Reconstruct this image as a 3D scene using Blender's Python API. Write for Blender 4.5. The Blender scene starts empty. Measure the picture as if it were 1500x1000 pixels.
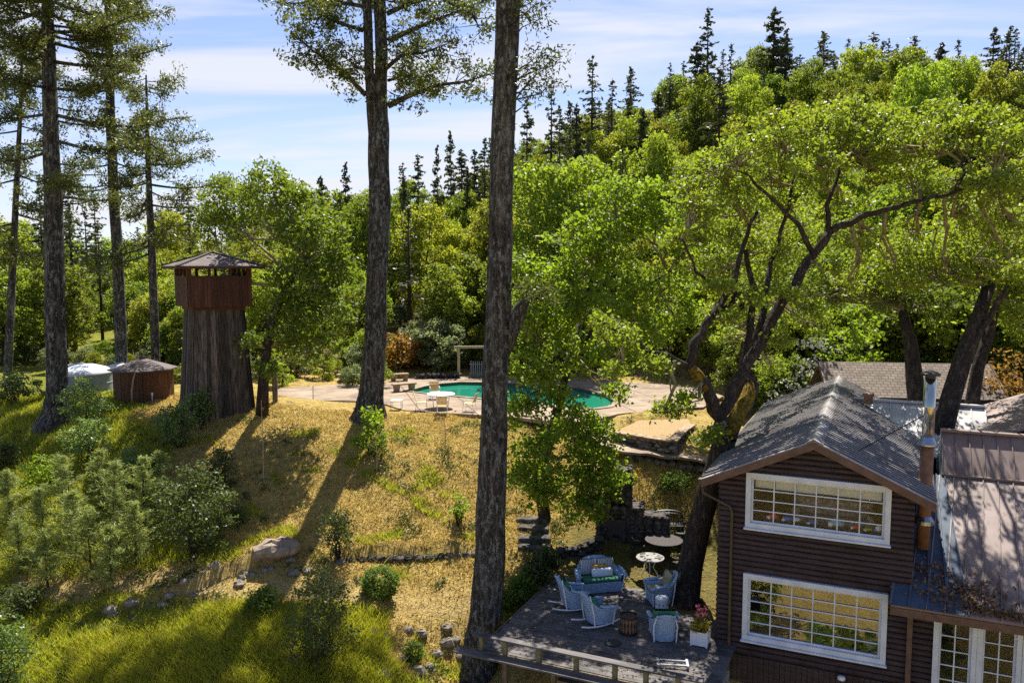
import bpy, math, random
import numpy as np
from mathutils import Vector, Matrix
R = math.radians
S = bpy.context.scene
C = S.collection
rng = np.random.default_rng(7)
random.seed(7)

# ---------------------------------------------------------------- camera, world, sun, exposure
FPX, PITCH, CAM = 1180.0, R(5.08), Vector((0, 0, 10.9))
cd = bpy.data.cameras.new('camera')
cam = bpy.data.objects.new('camera', cd)
C.objects.link(cam)
cam.location = CAM
cam.rotation_euler = (R(90) - PITCH, 0, 0)
cd.sensor_width = 36
cd.lens = 36 * FPX / 1500
cd.clip_start, cd.clip_end = 0.1, 5000
S.camera = cam

SUN_EL, SUN_AZ = R(55), R(9)          # azimuth measured from +Y towards +X
w = bpy.data.worlds.new('World')
S.world = w
w.use_nodes = True
nt = w.node_tree
nt.nodes.clear()
def N(t, k, **kw):
    n = t.nodes.new(k)
    for a, b in kw.items():
        if a.startswith('i_'):
            n.inputs[a[2:].replace('_', ' ')].default_value = b
        else:
            setattr(n, a, b)
    return n
wo = N(nt, 'ShaderNodeOutputWorld')
bg = N(nt, 'ShaderNodeBackground')
bg.inputs[1].default_value = 0.062
sky = N(nt, 'ShaderNodeTexSky', sky_type='NISHITA')
sky.sun_disc = False
sky.sun_elevation, sky.sun_rotation = SUN_EL, SUN_AZ
sky.altitude = 200
sky.air_density, sky.dust_density, sky.ozone_density = 1.0, 0.35, 2.2
tc = N(nt, 'ShaderNodeTexCoord')
sep = N(nt, 'ShaderNodeSeparateXYZ')
nt.links.new(tc.outputs['Generated'], sep.inputs[0])
zz = N(nt, 'ShaderNodeMath', operation='MAXIMUM'); zz.inputs[1].default_value = 0.0
nt.links.new(sep.outputs[2], zz.inputs[0])
za = N(nt, 'ShaderNodeMath', operation='ADD'); za.inputs[1].default_value = 0.16
nt.links.new(zz.outputs[0], za.inputs[0])
dv = []
for k in (0, 1):
    m = N(nt, 'ShaderNodeMath', operation='DIVIDE')
    nt.links.new(sep.outputs[k], m.inputs[0]); nt.links.new(za.outputs[0], m.inputs[1]); dv.append(m)
cmb = N(nt, 'ShaderNodeCombineXYZ')
nt.links.new(dv[0].outputs[0], cmb.inputs[0]); nt.links.new(dv[1].outputs[0], cmb.inputs[1])
mp = N(nt, 'ShaderNodeMapping')
mp.inputs['Rotation'].default_value = (0, 0, R(24))
mp.inputs['Scale'].default_value = (0.55, 1.9, 1)
mp.inputs['Location'].default_value = (1.35, 0.4, 0)
nt.links.new(cmb.outputs[0], mp.inputs[0])
n1 = N(nt, 'ShaderNodeTexNoise'); n1.inputs['Scale'].default_value = 0.9; n1.inputs['Detail'].default_value = 9; n1.inputs['Roughness'].default_value = 0.58; n1.inputs['Distortion'].default_value = 0.7
nt.links.new(mp.outputs[0], n1.inputs['Vector'])
cr = N(nt, 'ShaderNodeValToRGB')
cr.color_ramp.elements[0].position = 0.43; cr.color_ramp.elements[1].position = 0.60
nt.links.new(n1.outputs['Fac'], cr.inputs[0])
# more veil low down
hz = N(nt, 'ShaderNodeMapRange'); hz.inputs['From Min'].default_value = 0.05; hz.inputs['From Max'].default_value = 0.38; hz.inputs['To Min'].default_value = 0.85; hz.inputs['To Max'].default_value = 0.05
nt.links.new(sep.outputs[2], hz.inputs['Value'])
ad = N(nt, 'ShaderNodeMath', operation='MULTIPLY_ADD'); ad.inputs[1].default_value = 0.72
nt.links.new(cr.outputs[0], ad.inputs[0]); 
hm = N(nt, 'ShaderNodeMath', operation='MULTIPLY'); hm.inputs[1].default_value = 0.36
nt.links.new(hz.outputs[0], hm.inputs[0]); nt.links.new(hm.outputs[0], ad.inputs[2])
ahead = N(nt, 'ShaderNodeMapRange'); ahead.inputs['From Min'].default_value = -.35; ahead.inputs['From Max'].default_value = .35; ahead.inputs['To Min'].default_value = .08
nt.links.new(sep.outputs[1], ahead.inputs['Value'])
am = N(nt, 'ShaderNodeMath', operation='MULTIPLY'); nt.links.new(ad.outputs[0], am.inputs[0]); nt.links.new(ahead.outputs[0], am.inputs[1])
cl = N(nt, 'ShaderNodeClamp'); nt.links.new(am.outputs[0], cl.inputs[0])
mixs = N(nt, 'ShaderNodeMixRGB')
mixs.inputs[2].default_value = (6.7, 6.8, 7.25, 1)
tint = N(nt, 'ShaderNodeMixRGB', blend_type='MULTIPLY'); tint.inputs[0].default_value = 1.0; tint.inputs[2].default_value = (0.98, 0.98, 1.18, 1)
nt.links.new(sky.outputs[0], tint.inputs[1])
nt.links.new(tint.outputs[0], mixs.inputs[1]); nt.links.new(cl.outputs[0], mixs.inputs[0])
nt.links.new(mixs.outputs[0], bg.inputs[0]); nt.links.new(bg.outputs[0], wo.inputs[0])

sl = bpy.data.lights.new('sun', 'SUN')
sl.energy, sl.angle, sl.color = 5.0, R(0.5), (1.0, 0.95, 0.85)
sun = bpy.data.objects.new('sun', sl)
C.objects.link(sun)
sd = Vector((math.sin(SUN_AZ) * math.cos(SUN_EL), math.cos(SUN_AZ) * math.cos(SUN_EL), math.sin(SUN_EL)))
sun.rotation_euler = sd.to_track_quat('Z', 'Y').to_euler()
sun.location = sd * 200
S.view_settings.view_transform = 'Standard'
S.view_settings.look = 'None'
S.view_settings.exposure = 1.1
S.view_settings.gamma = 1
S.render.engine = 'CYCLES'
S.cycles.max_bounces = 6
S.cycles.diffuse_bounces = 2
S.cycles.glossy_bounces = 3
S.cycles.transmission_bounces = 4
S.cycles.transparent_max_bounces = 6
S.cycles.use_denoising = False
S.cycles.caustics_reflective = False
S.cycles.caustics_refractive = False

# ---------------------------------------------------------------- picture point -> world helpers
cP, sP = math.cos(PITCH), math.sin(PITCH)
def ray(u, v):
    up = (500 - v) / FPX
    return Vector(((u - 750) / FPX, cP + up * sP, -sP + up * cP))
def P(u, v, d):
    r = ray(u, v); return CAM + r * (d / r.y)
def PZ(u, v, z):
    r = ray(u, v); return CAM + r * ((z - CAM.z) / r.z)

# ---------------------------------------------------------------- mesh helpers
class MB:
    def __init__(s): s.v, s.f, s.m = [], [], []
    def add(s, vs, fs, mi=0):
        b = len(s.v); s.v += [tuple(x) for x in vs]
        s.f += [tuple(i + b for i in f) for f in fs]; s.m += [mi] * len(fs)
    def box(s, c, size, rot=None, mi=0, taper=1.0):
        c = Vector(c); h = Vector(size) / 2
        M = rot if isinstance(rot, Matrix) else (Matrix.Rotation(rot, 3, 'Z') if rot else Matrix.Identity(3))
        vs = []
        for z in (-1, 1):
            t = taper if z > 0 else 1
            for x, y in ((-1, -1), (1, -1), (1, 1), (-1, 1)):
                vs.append(c + M @ Vector((x * h.x * t, y * h.y * t, z * h.z)))
        s.add(vs, [(3, 2, 1, 0), (4, 5, 6, 7), (0, 1, 5, 4), (1, 2, 6, 5), (2, 3, 7, 6), (3, 0, 4, 7)], mi)
    def bar(s, a, b, w, h, mi=0, up=(0, 0, 1)):
        a, b = Vector(a), Vector(b); d = (b - a); L = d.length; d.normalize()
        u = Vector(up); x = d.cross(u)
        if x.length < 1e-4: x = d.cross(Vector((1, 0, 0)))
        x.normalize(); y = x.cross(d)
        M = Matrix((x, d, y)).transposed()
        s.box((a + b) / 2, (w, L, h), M, mi)
    def prism(s, poly, off, mi=0):
        n = len(poly); o = Vector(off); p = [Vector(q) for q in poly]
        s.add(p + [q + o for q in p], [tuple(range(n))[::-1], tuple(range(n, 2 * n))] + [(i, (i + 1) % n, (i + 1) % n + n, i + n) for i in range(n)], mi)
    def tube(s, pts, rad, n=8, mi=0, cap=True, wob=0.0, flat=1.0):
        pts = [Vector(p) for p in pts]
        if not hasattr(rad, '__len__'): rad = [rad] * len(pts)
        t0 = (pts[1] - pts[0]).normalized()
        x = t0.cross(Vector((0, 0, 1)))
        if x.length < 0.1: x = t0.cross(Vector((0, 1, 0)))
        x.normalize(); vs = []
        for i, p in enumerate(pts):
            t = (pts[min(i + 1, len(pts) - 1)] - pts[max(i - 1, 0)]).normalized()
            x = (x - t * x.dot(t)).normalized(); y = t.cross(x)
            for k in range(n):
                a = 2 * math.pi * k / n
                r = rad[i] * (1 + (wob * math.sin(3 * a + i * 0.7) + wob * 0.8 * math.sin(5 * a - i * 1.3) if wob else 0))
                vs.append(p + x * math.cos(a) * r + y * math.sin(a) * r * flat)
        fs = []
        for i in range(len(pts) - 1):
            for k in range(n):
                a, b = i * n + k, i * n + (k + 1) % n
                fs.append((a, b, b + n, a + n))
        if cap:
            fs.append(tuple(range(n))[::-1]); fs.append(tuple(range((len(pts) - 1) * n, len(pts) * n)))
        s.add(vs, fs, mi)
    def lathe(s, prof, c=(0, 0, 0), n=20, mi=0, cap=True):
        c = Vector(c); vs = []
        for r, z in prof:
            for k in range(n):
                a = 2 * math.pi * k / n; vs.append(c + Vector((r * math.cos(a), r * math.sin(a), z)))
        fs = [(i * n + k, i * n + (k + 1) % n, (i + 1) * n + (k + 1) % n, (i + 1) * n + k) for i in range(len(prof) - 1) for k in range(n)]
        if cap:
            fs.append(tuple(range(n))[::-1]); fs.append(tuple(range((len(prof) - 1) * n, len(prof) * n)))
        s.add(vs, fs, mi)
    def grid(s, rows, mi=0, close=False):
        n = len(rows[0]); vs = [p for r in rows for p in r]; fs = []
        for i in range(len(rows) - 1):
            for k in range(n if close else n - 1):
                fs.append((i * n + k, i * n + (k + 1) % n, (i + 1) * n + (k + 1) % n, (i + 1) * n + k))
        s.add(vs, fs, mi)
    def stone(s, c, r, rot=0, mi=0, flat=0.75):
        c = Vector(c); n, m = 7, 5; rr = random.Random(int(abs(c.x * 991 + c.y * 577 + c.z * 131) * 100))
        rows = []
        for i in range(m + 1):
            th = math.pi * i / m; row = []
            for k in range(n):
                a = 2 * math.pi * k / n + rot
                q = 1 + rr.uniform(-.2, .2)
                e = Vector((math.sin(th) * math.cos(a), math.sin(th) * math.sin(a), math.cos(th)))
                row.append(c + Vector((e.x * r[0], e.y * r[1], e.z * r[2])) * q)
            rows.append(row)
        s.grid(rows[::-1], mi, True)
    def rbox(s, c, size, rot=None, mi=0, b=0.02):
        """a cushion or block with softened edges"""
        c = Vector(c); h = Vector(size) / 2
        M = rot if isinstance(rot, Matrix) else (Matrix.Rotation(rot, 3, 'Z') if rot else Matrix.Identity(3))
        rows = []
        for z, q in ((-h.z, b), (-h.z + b * .5, b * .3), (-h.z + b, 0), (h.z - b, 0), (h.z - b * .5, b * .3), (h.z, b)):
            row = []
            X, Y = h.x - q, h.y - q
            for x, y in ((-X + b, -Y), (X - b, -Y), (X, -Y + b), (X, Y - b), (X - b, Y), (-X + b, Y), (-X, Y - b), (-X, -Y + b)):
                row.append(c + M @ Vector((x, y, z)))
            rows.append(row)
        s.grid(rows, mi, True)
        nb = len(s.v)
        s.f.append(tuple(range(nb - 48, nb - 40))[::-1]); s.m.append(mi)
        s.f.append(tuple(range(nb - 8, nb))); s.m.append(mi)
    def build(s, name, mat=None, parent=None, smooth=False, world=False):
        vs = s.v
        if world and parent is not None:
            o = parent.location; vs = [(x - o.x, y - o.y, z - o.z) for x, y, z in vs]
        me = bpy.data.meshes.new(name); me.from_pydata(vs, [], s.f)
        for m in (mat if isinstance(mat, (list, tuple)) else [mat]):
            if m: me.materials.append(m)
        me.polygons.foreach_set('material_index', s.m)
        if smooth: me.polygons.foreach_set('use_smooth', [True] * len(s.f))
        me.update()
        o = bpy.data.objects.new(name, me); C.objects.link(o)
        if parent is not None: o.parent = parent
        return o

def quadmesh(name, v, mat, parent=None, k=4):
    """v: (n*k,3) array, one k-gon for each k rows"""
    n = len(v) // k
    me = bpy.data.meshes.new(name)
    me.vertices.add(n * k); me.vertices.foreach_set('co', np.ascontiguousarray(v, dtype=np.float32).ravel())
    me.loops.add(n * k); me.loops.foreach_set('vertex_index', np.arange(n * k, dtype=np.int32))
    me.polygons.add(n); me.polygons.foreach_set('loop_start', np.arange(0, n * k, k, dtype=np.int32))
    me.materials.append(mat); me.update(calc_edges=True); me.validate()
    o = bpy.data.objects.new(name, me); C.objects.link(o)
    if parent is not None: o.parent = parent
    return o

def tag(o, label=None, cat=None, group=None, kind=None):
    if label: o['label'] = label
    if cat: o['category'] = cat
    if group: o['group'] = group
    if kind: o['kind'] = kind
    return o
def thing(name, label, cat, loc=(0, 0, 0), rz=0, group=None):
    o = bpy.data.objects.new(name, None); C.objects.link(o)
    o.empty_display_size = 0.3; o.location = loc; o.rotation_euler = (0, 0, rz)
    return tag(o, label, cat, group)
def dup(root, loc, rz=0, scale=None, label=None, group=None):
    r = root.copy(); C.objects.link(r); r.location = loc; r.rotation_euler = (0, 0, rz)
    if scale: r.scale = scale if hasattr(scale, '__len__') else (scale,) * 3
    if label: r['label'] = label
    if group: r['group'] = group
    for ch in list(root.children):
        c = ch.copy(); C.objects.link(c); c.parent = r
        for g in ch.children:
            d = g.copy(); C.objects.link(d); d.parent = c
    return r

# ---------------------------------------------------------------- materials
def mat(name):
    m = bpy.data.materials.new(name); m.use_nodes = True
    t = m.node_tree; b = t.nodes['Principled BSDF']
    return m, t, b
def noise_fac(t, scale, detail=4, rough=.55, vec=None, lo=.35, hi=.65, sc3=None, coord='Object', dist=0):
    if vec is None:
        c = N(t, 'ShaderNodeTexCoord'); vec = c.outputs[coord]
    if sc3:
        q = N(t, 'ShaderNodeMapping'); q.inputs['Scale'].default_value = sc3; t.links.new(vec, q.inputs[0]); vec = q.outputs[0]
    n = N(t, 'ShaderNodeTexNoise'); n.inputs['Scale'].default_value = scale; n.inputs['Detail'].default_value = detail
    n.inputs['Roughness'].default_value = rough; n.inputs['Distortion'].default_value = dist
    t.links.new(vec, n.inputs['Vector'])
    r = N(t, 'ShaderNodeMapRange'); r.inputs['From Min'].default_value = lo; r.inputs['From Max'].default_value = hi
    t.links.new(n.outputs['Fac'], r.inputs['Value'])
    return r.outputs[0]
def mixc(t, fac, a, b):
    m = N(t, 'ShaderNodeMixRGB')
    for i, x in ((0, fac), (1, a), (2, b)):
        if isinstance(x, (int, float)): m.inputs[i].default_value = x
        elif isinstance(x, tuple): m.inputs[i].default_value = (*x[:3], 1)
        else: t.links.new(x, m.inputs[i])
    return m.outputs[0]
def bump(t, b, h, strength=.5, dist=.05):
    n = N(t, 'ShaderNodeBump'); n.inputs['Strength'].default_value = strength; n.inputs['Distance'].default_value = dist
    t.links.new(h, n.inputs['Height']); t.links.new(n.outputs[0], b.inputs['Normal'])
def simple(name, c1, c2=None, rough=.6, scale=6, spec=.4, metal=0, bmp=0, sc3=None, coord='Object', island=0, c3=None, s3=1.5):
    m, t, b = mat(name)
    b.inputs['Roughness'].default_value = rough; b.inputs['Metallic'].default_value = metal
    b.inputs['Specular IOR Level'].default_value = spec
    col = None
    if c2:
        f = noise_fac(t, scale, sc3=sc3, coord=coord); col = mixc(t, f, c1, c2)
        if bmp: bump(t, b, f, bmp, .03)
    if c3:
        f3 = noise_fac(t, s3, 5, lo=.5, hi=.66, coord=coord); col = mixc(t, f3, col or c1, c3)
    if island:
        g = N(t, 'ShaderNodeNewGeometry')
        hsv = N(t, 'ShaderNodeHueSaturation')
        r = N(t, 'ShaderNodeMapRange'); r.inputs['To Min'].default_value = 1 - island; r.inputs['To Max'].default_value = 1 + island
        t.links.new(g.outputs['Random Per Island'], r.inputs['Value']); t.links.new(r.outputs[0], hsv.inputs['Value'])
        if col: t.links.new(col, hsv.inputs['Color'])
        else: hsv.inputs['Color'].default_value = (*c1, 1)
        col = hsv.outputs[0]
    if col: t.links.new(col, b.inputs['Base Color'])
    else: b.inputs['Base Color'].default_value = (*c1, 1)
    return m
def leaf(name, c1, c2, tr, frac=.45, rough=.5, spec=.35, objvar=.0, patch=0.6):
    """c1..c2 leaf colours spread leaf by leaf, tr colour of light coming through"""
    m, t, b = mat(name)
    g = N(t, 'ShaderNodeNewGeometry')
    col = mixc(t, g.outputs['Random Per Island'], c1, c2)
    oi = N(t, 'ShaderNodeObjectInfo')
    hsv = N(t, 'ShaderNodeHueSaturation')
    vr = N(t, 'ShaderNodeMapRange'); vr.inputs['To Min'].default_value = 1 - objvar; vr.inputs['To Max'].default_value = 1 + objvar * .9
    t.links.new(oi.outputs['Random'], vr.inputs['Value']); t.links.new(vr.outputs[0], hsv.inputs['Value'])
    hr = N(t, 'ShaderNodeMapRange'); hr.inputs['To Min'].default_value = .5 - objvar * .07; hr.inputs['To Max'].default_value = .5 + objvar * .05
    ml = N(t, 'ShaderNodeMath', operation='MULTIPLY'); ml.inputs[1].default_value = 7.13
    fr = N(t, 'ShaderNodeMath', operation='FRACT')
    t.links.new(oi.outputs['Random'], ml.inputs[0]); t.links.new(ml.outputs[0], fr.inputs[0]); t.links.new(fr.outputs[0], hr.inputs['Value'])
    t.links.new(hr.outputs[0], hsv.inputs['Hue'])
    t.links.new(col, hsv.inputs['Color'])
    t.links.new(hsv.outputs[0], b.inputs['Base Color'])
    b.inputs['Roughness'].default_value = rough; b.inputs['Specular IOR Level'].default_value = spec
    tb = N(t, 'ShaderNodeBsdfTranslucent')
    h2 = N(t, 'ShaderNodeHueSaturation'); h2.inputs['Color'].default_value = (*tr, 1)
    t.links.new(vr.outputs[0], h2.inputs['Value']); t.links.new(hr.outputs[0], h2.inputs['Hue'])
    t.links.new(h2.outputs[0], tb.inputs[0])
    mx = N(t, 'ShaderNodeMixShader'); mx.inputs[0].default_value = frac
    t.links.new(b.outputs[0], mx.inputs[1]); t.links.new(tb.outputs[0], mx.inputs[2])
    t.links.new(mx.outputs[0], t.nodes['Material Output'].inputs[0])
    return m
def bark(name, dark, light, lichen=None, scale=7, stretch=.16, lf=(.52, .62), bs=1.0, dist=.06):
    m, t, b = mat(name)
    b.inputs['Roughness'].default_value = .9; b.inputs['Specular IOR Level'].default_value = .2
    f = noise_fac(t, scale, 6, .65, sc3=(1, 1, stretch), lo=.42, hi=.60, dist=.4)
    f2 = noise_fac(t, scale * 3.3, 4, .6, sc3=(1, 1, .4), lo=.3, hi=.7)
    col = mixc(t, f, dark, light)
    if lichen:
        f3 = noise_fac(t, 7.5, 9, .8, lo=lf[0], hi=lf[1], sc3=(1, 1, .45)); col = mixc(t, f3, col, lichen)
    col = mixc(t, .35, col, mixc(t, f2, tuple(x * .45 for x in dark), tuple(x * 1.3 for x in light)))
    t.links.new(col, b.inputs['Base Color'])
    a = N(t, 'ShaderNodeMath', operation='MULTIPLY_ADD'); a.inputs[1].default_value = .4
    t.links.new(f2, a.inputs[0]); t.links.new(f, a.inputs[2])
    bump(t, b, a.outputs[0], bs, dist)
    return m

M = {}
M['fir_bark'] = bark('fir_bark', (.007, .006, .006), (.19, .17, .155), (.40, .45, .44), 7, .13, (.515, .56), 1.0, .2)
M['far_bark'] = bark('far_bark', (.035, .026, .02), (.13, .095, .065), None, 5, .2)
M['oak_bark'] = bark('oak_bark', (.018, .014, .012), (.11, .085, .07), (.17, .17, .13), 8, .35, (.56, .68))
M['moss'] = simple('moss', (.07, .055, .012), (.27, .17, .02), .95, 9, .1, bmp=1.0)
M['oak_leaf'] = leaf('oak_leaf', (.045, .085, .010), (.27, .33, .04), (.40, .50, .03), .38, .5, .25)
M['maple_leaf'] = leaf('maple_leaf', (.04, .085, .010), (.22, .31, .035), (.36, .50, .025), .42, .5, .25)
M['dark_leaf'] = leaf('dark_leaf', (.035, .07, .012), (.16, .22, .035), (.26, .36, .02), .42, objvar=.25)
M['hill_leaf'] = leaf('hill_leaf', (.055, .10, .012), (.28, .33, .045), (.40, .48, .03), .40, .5, .2, objvar=.35)
M['olive_leaf'] = leaf('olive_leaf', (.05, .075, .012), (.26, .285, .045), (.38, .44, .03), .40, .5, .2, objvar=.35)
M['grey_leaf'] = leaf('grey_leaf', (.10, .12, .06), (.22, .24, .12), (.28, .32, .1), .4, objvar=.3)
M['needle'] = leaf('needle', (.025, .04, .011), (.10, .115, .026), (.19, .22, .025), .32)
M['far_needle'] = leaf('far_needle', (.02, .035, .016), (.06, .075, .025), (.10, .12, .025), .3, objvar=.25)
M['sapling_needle'] = leaf('sapling_needle', (.15, .20, .06), (.34, .38, .12), (.40, .46, .09), .4)
M['shrub_leaf'] = leaf('shrub_leaf', (.06, .11, .03), (.20, .26, .09), (.26, .38, .05), .4, .42, .5)
M['bush_leaf'] = leaf('bush_leaf', (.03, .05, .018), (.10, .125, .04), (.16, .21, .03), .35, .5, .4)
M['ball_leaf'] = leaf('ball_leaf', (.05, .10, .015), (.13, .19, .03), (.2, .3, .03), .4)
M['blossom'] = leaf('blossom', (.6, .62, .5), (.8, .8, .72), (.6, .62, .45), .4)
M['tower_leaf'] = leaf('tower_leaf', (.035, .07, .012), (.17, .23, .035), (.28, .37, .025), .36, .5, .25)
M['orange_leaf'] = leaf('orange_leaf', (.16, .075, .02), (.30, .16, .03), (.36, .20, .025), .45)
M['yellow_leaf'] = leaf('yellow_leaf', (.25, .22, .03), (.4, .32, .04), (.5, .42, .03), .5)
M['straw_blade'] = leaf('straw_blade', (.40, .27, .065), (.66, .50, .16), (.48, .35, .07), .3)
M['grass_blade'] = leaf('grass_blade', (.16, .20, .012), (.46, .44, .045), (.52, .54, .03), .42)
M['litter'] = simple('litter', (.10, .055, .025), (.22, .13, .06), .9, 30, island=.5)
M['log'] = simple('log', (.030, .0205, .023), (.058, .038, .041), .6, 5, .35, sc3=(.35, 1, 3), bmp=.25, c3=(.03, .018, .017))
M['trim'] = simple('trim', (.50, .56, .64), (.64, .69, .76), .45, 3)
M['gutter'] = simple('gutter', (.05, .032, .02), (.09, .075, .02), .5, 3)
M['fascia'] = simple('fascia', (.085, .045, .035), (.13, .075, .06), .5, 4)
M['rib_dark'] = simple('rib_dark', (.07, .065, .07), (.13, .115, .11), .5, 2.5)
M['roof_shadow_navy'] = simple('roof_shadow_navy', (.035, .058, .095), (.065, .095, .14), .6, 2.2, .25)  # tone of the lower roof inside the house shadow
M['mosaic_top'] = simple('mosaic_top', (.22, .21, .20), (.32, .31, .29), .85, 8, .1)
M['metal_roof'] = simple('metal_roof', (.46, .43, .42), (.62, .58, .56), .30, 1.3, .5, .0, c3=(.22, .19, .18), s3=.8)
M['pan_roof'] = simple('pan_roof', (.21, .15, .13), (.29, .215, .19), .5, .9, .3, c3=(.17, .12, .10), s3=.5)
M['chrome'] = simple('chrome', (.75, .70, .55), None, .12, metal=1)
M['steel'] = simple('steel', (.35, .37, .42), None, .3, metal=1)
M['rust'] = simple('rust', (.16, .075, .035), (.24, .12, .06), .6, 5)
M['black_metal'] = simple('black_metal', (.02, .02, .022), None, .45)
M['wicker'] = simple('wicker', (.29, .44, .64), (.42, .56, .75), .6, 60, bmp=.6)
M['white_wicker'] = simple('white_wicker', (.70, .72, .76), (.80, .82, .85), .6, 60, bmp=.4)
M['green_cushion'] = simple('green_cushion', (.03, .14, .075), (.05, .19, .10), .85, 9)
M['tan_cushion'] = simple('tan_cushion', (.40, .34, .20), (.22, .24, .16), .85, 6)
M['white_cushion'] = simple('white_cushion', (.68, .72, .80), (.78, .80, .85), .85, 9)
M['yellow_cushion'] = simple('yellow_cushion', (.45, .26, .05), None, .85)
M['white_paint'] = simple('white_paint', (.72, .73, .75), (.80, .81, .82), .45, 8)
M['yellow_strap'] = simple('yellow_strap', (.62, .42, .14), (.70, .50, .20), .6, 10)
M['deck'] = simple('deck', (.075, .07, .072), (.16, .14, .13), .75, 5, .3, sc3=(.3, 3, 1), island=.22, bmp=.3, c3=(.05, .048, .05), s3=.9)
M['old_wood'] = simple('old_wood', (.09, .07, .05), (.20, .16, .11), .8, 6, .2, sc3=(2, 2, .4), bmp=.4)
M['mossy_wood'] = simple('mossy_wood', (.13, .13, .06), (.24, .22, .12), .9, 8, .2, bmp=.4)
M['plank'] = simple('plank', (.026, .020, .018), (.15, .12, .10), .8, 5, .3, sc3=(4, 4, .18), island=.75, bmp=.4)
M['red_plank'] = simple('red_plank', (.050, .020, .013), (.105, .042, .025), .7, 5, .3, sc3=(4, 4, .25), island=.3, bmp=.3)
M['shed_plank'] = simple('shed_plank', (.07, .030, .016), (.14, .062, .03), .7, 5, .3, sc3=(4, 4, .25), island=.25, bmp=.3)
M['shingle'] = None
M['stone'] = simple('stone', (.10, .085, .07), (.27, .23, .18), .9, 3.5, .2, bmp=.6, island=.4)
M['dark_stone'] = simple('dark_stone', (.03, .027, .025), (.12, .105, .09), .9, 4, .2, bmp=.8, island=.5)
M['bench_stone'] = simple('bench_stone', (.27, .19, .12), (.38, .28, .18), .9, 6, .2, bmp=.4)
M['concrete'] = simple('concrete', (.25, .18, .12), (.34, .26, .18), .85, .8, .3, bmp=.1, c3=(.17, .12, .09), s3=.6)
M['gravel'] = simple('gravel', (.26, .17, .08), (.46, .33, .17), .95, 22, .2, bmp=.7)
M['soil'] = simple('soil', (.13, .085, .05), (.30, .20, .11), .95, 3, .1, bmp=.8)
M['pool_shell'] = simple('pool_shell', (.05, .30, .20), (.07, .36, .25), .6, 1)
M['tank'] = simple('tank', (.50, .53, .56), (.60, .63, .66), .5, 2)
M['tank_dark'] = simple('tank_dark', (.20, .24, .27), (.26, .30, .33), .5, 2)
M['bone_wood'] = simple('bone_wood', (.42, .27, .16), (.5, .36, .24), .7, 8)
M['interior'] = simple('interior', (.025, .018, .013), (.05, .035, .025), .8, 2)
M['lichen_twig'] = simple('lichen_twig', (.10, .085, .05), (.28, .24, .11), .9, 9)
M['blind'] = simple('blind', (.62, .56, .44), (.68, .62, .5), .8, 3)
M['floral'] = simple('floral', (.10, .075, .06), (.52, .43, .33), .9, 9, c3=(.25, .08, .07), s3=7)
for k, c in dict(toy_blue=(.05, .14, .5), toy_red=(.55, .05, .03), toy_white=(.7, .7, .7), toy_pale=(.25, .4, .6), toy_green=(.3, .42, .03), pink=(.75, .2, .25), vase=(.35, .5, .45), utility=(.28, .22, .16)).items():
    M[k] = simple(k, c, tuple(x * .8 for x in c), .6, 6)

def shingle_mat(name, a, b_, rows=7.0):
    m, t, b = mat(name)
    c = N(t, 'ShaderNodeTexCoord')
    br = N(t, 'ShaderNodeTexBrick')
    br.inputs['Color1'].default_value = (*a, 1); br.inputs['Color2'].default_value = (*b_, 1)
    br.inputs['Mortar'].default_value = (a[0] * .3, a[1] * .3, a[2] * .3, 1)
    br.inputs['Scale'].default_value = 1; br.inputs['Mortar Size'].default_value = .018
    br.inputs['Brick Width'].default_value = .28; br.inputs['Row Height'].default_value = 1 / rows
    t.links.new(c.outputs['UV'], br.inputs[0])
    f = noise_fac(t, 2.2, 5); col = mixc(t, f, br.outputs[0], tuple(x * .55 for x in a))
    col = mixc(t, .5, br.outputs[0], col)
    t.links.new(col, b.inputs['Base Color']); b.inputs['Roughness'].default_value = .9
    bump(t, b, br.outputs['Fac'], -.6, .03)
    return m
M['shingle'] = shingle_mat('shingle', (.15, .115, .105), (.22, .175, .165))
M['brown_shingle'] = shingle_mat('brown_shingle', (.20, .15, .115), (.30, .235, .185), 5.5)
def uvproj(o, sx=1.0):
    """lay UVs in metres along each face: u level, v up the slope"""
    me = o.data; uv = me.uv_layers.new(name='UVMap')
    for p in me.polygons:
        n = p.normal; u = Vector((0, 0, 1)).cross(n)
        if u.length < .01: u = Vector((1, 0, 0))
        u.normalize(); v = n.cross(u)
        for li in p.loop_indices:
            co = me.vertices[me.loops[li].vertex_index].co
            uv.data[li].uv = (co.dot(u) * sx, co.dot(v))
    return o

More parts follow.
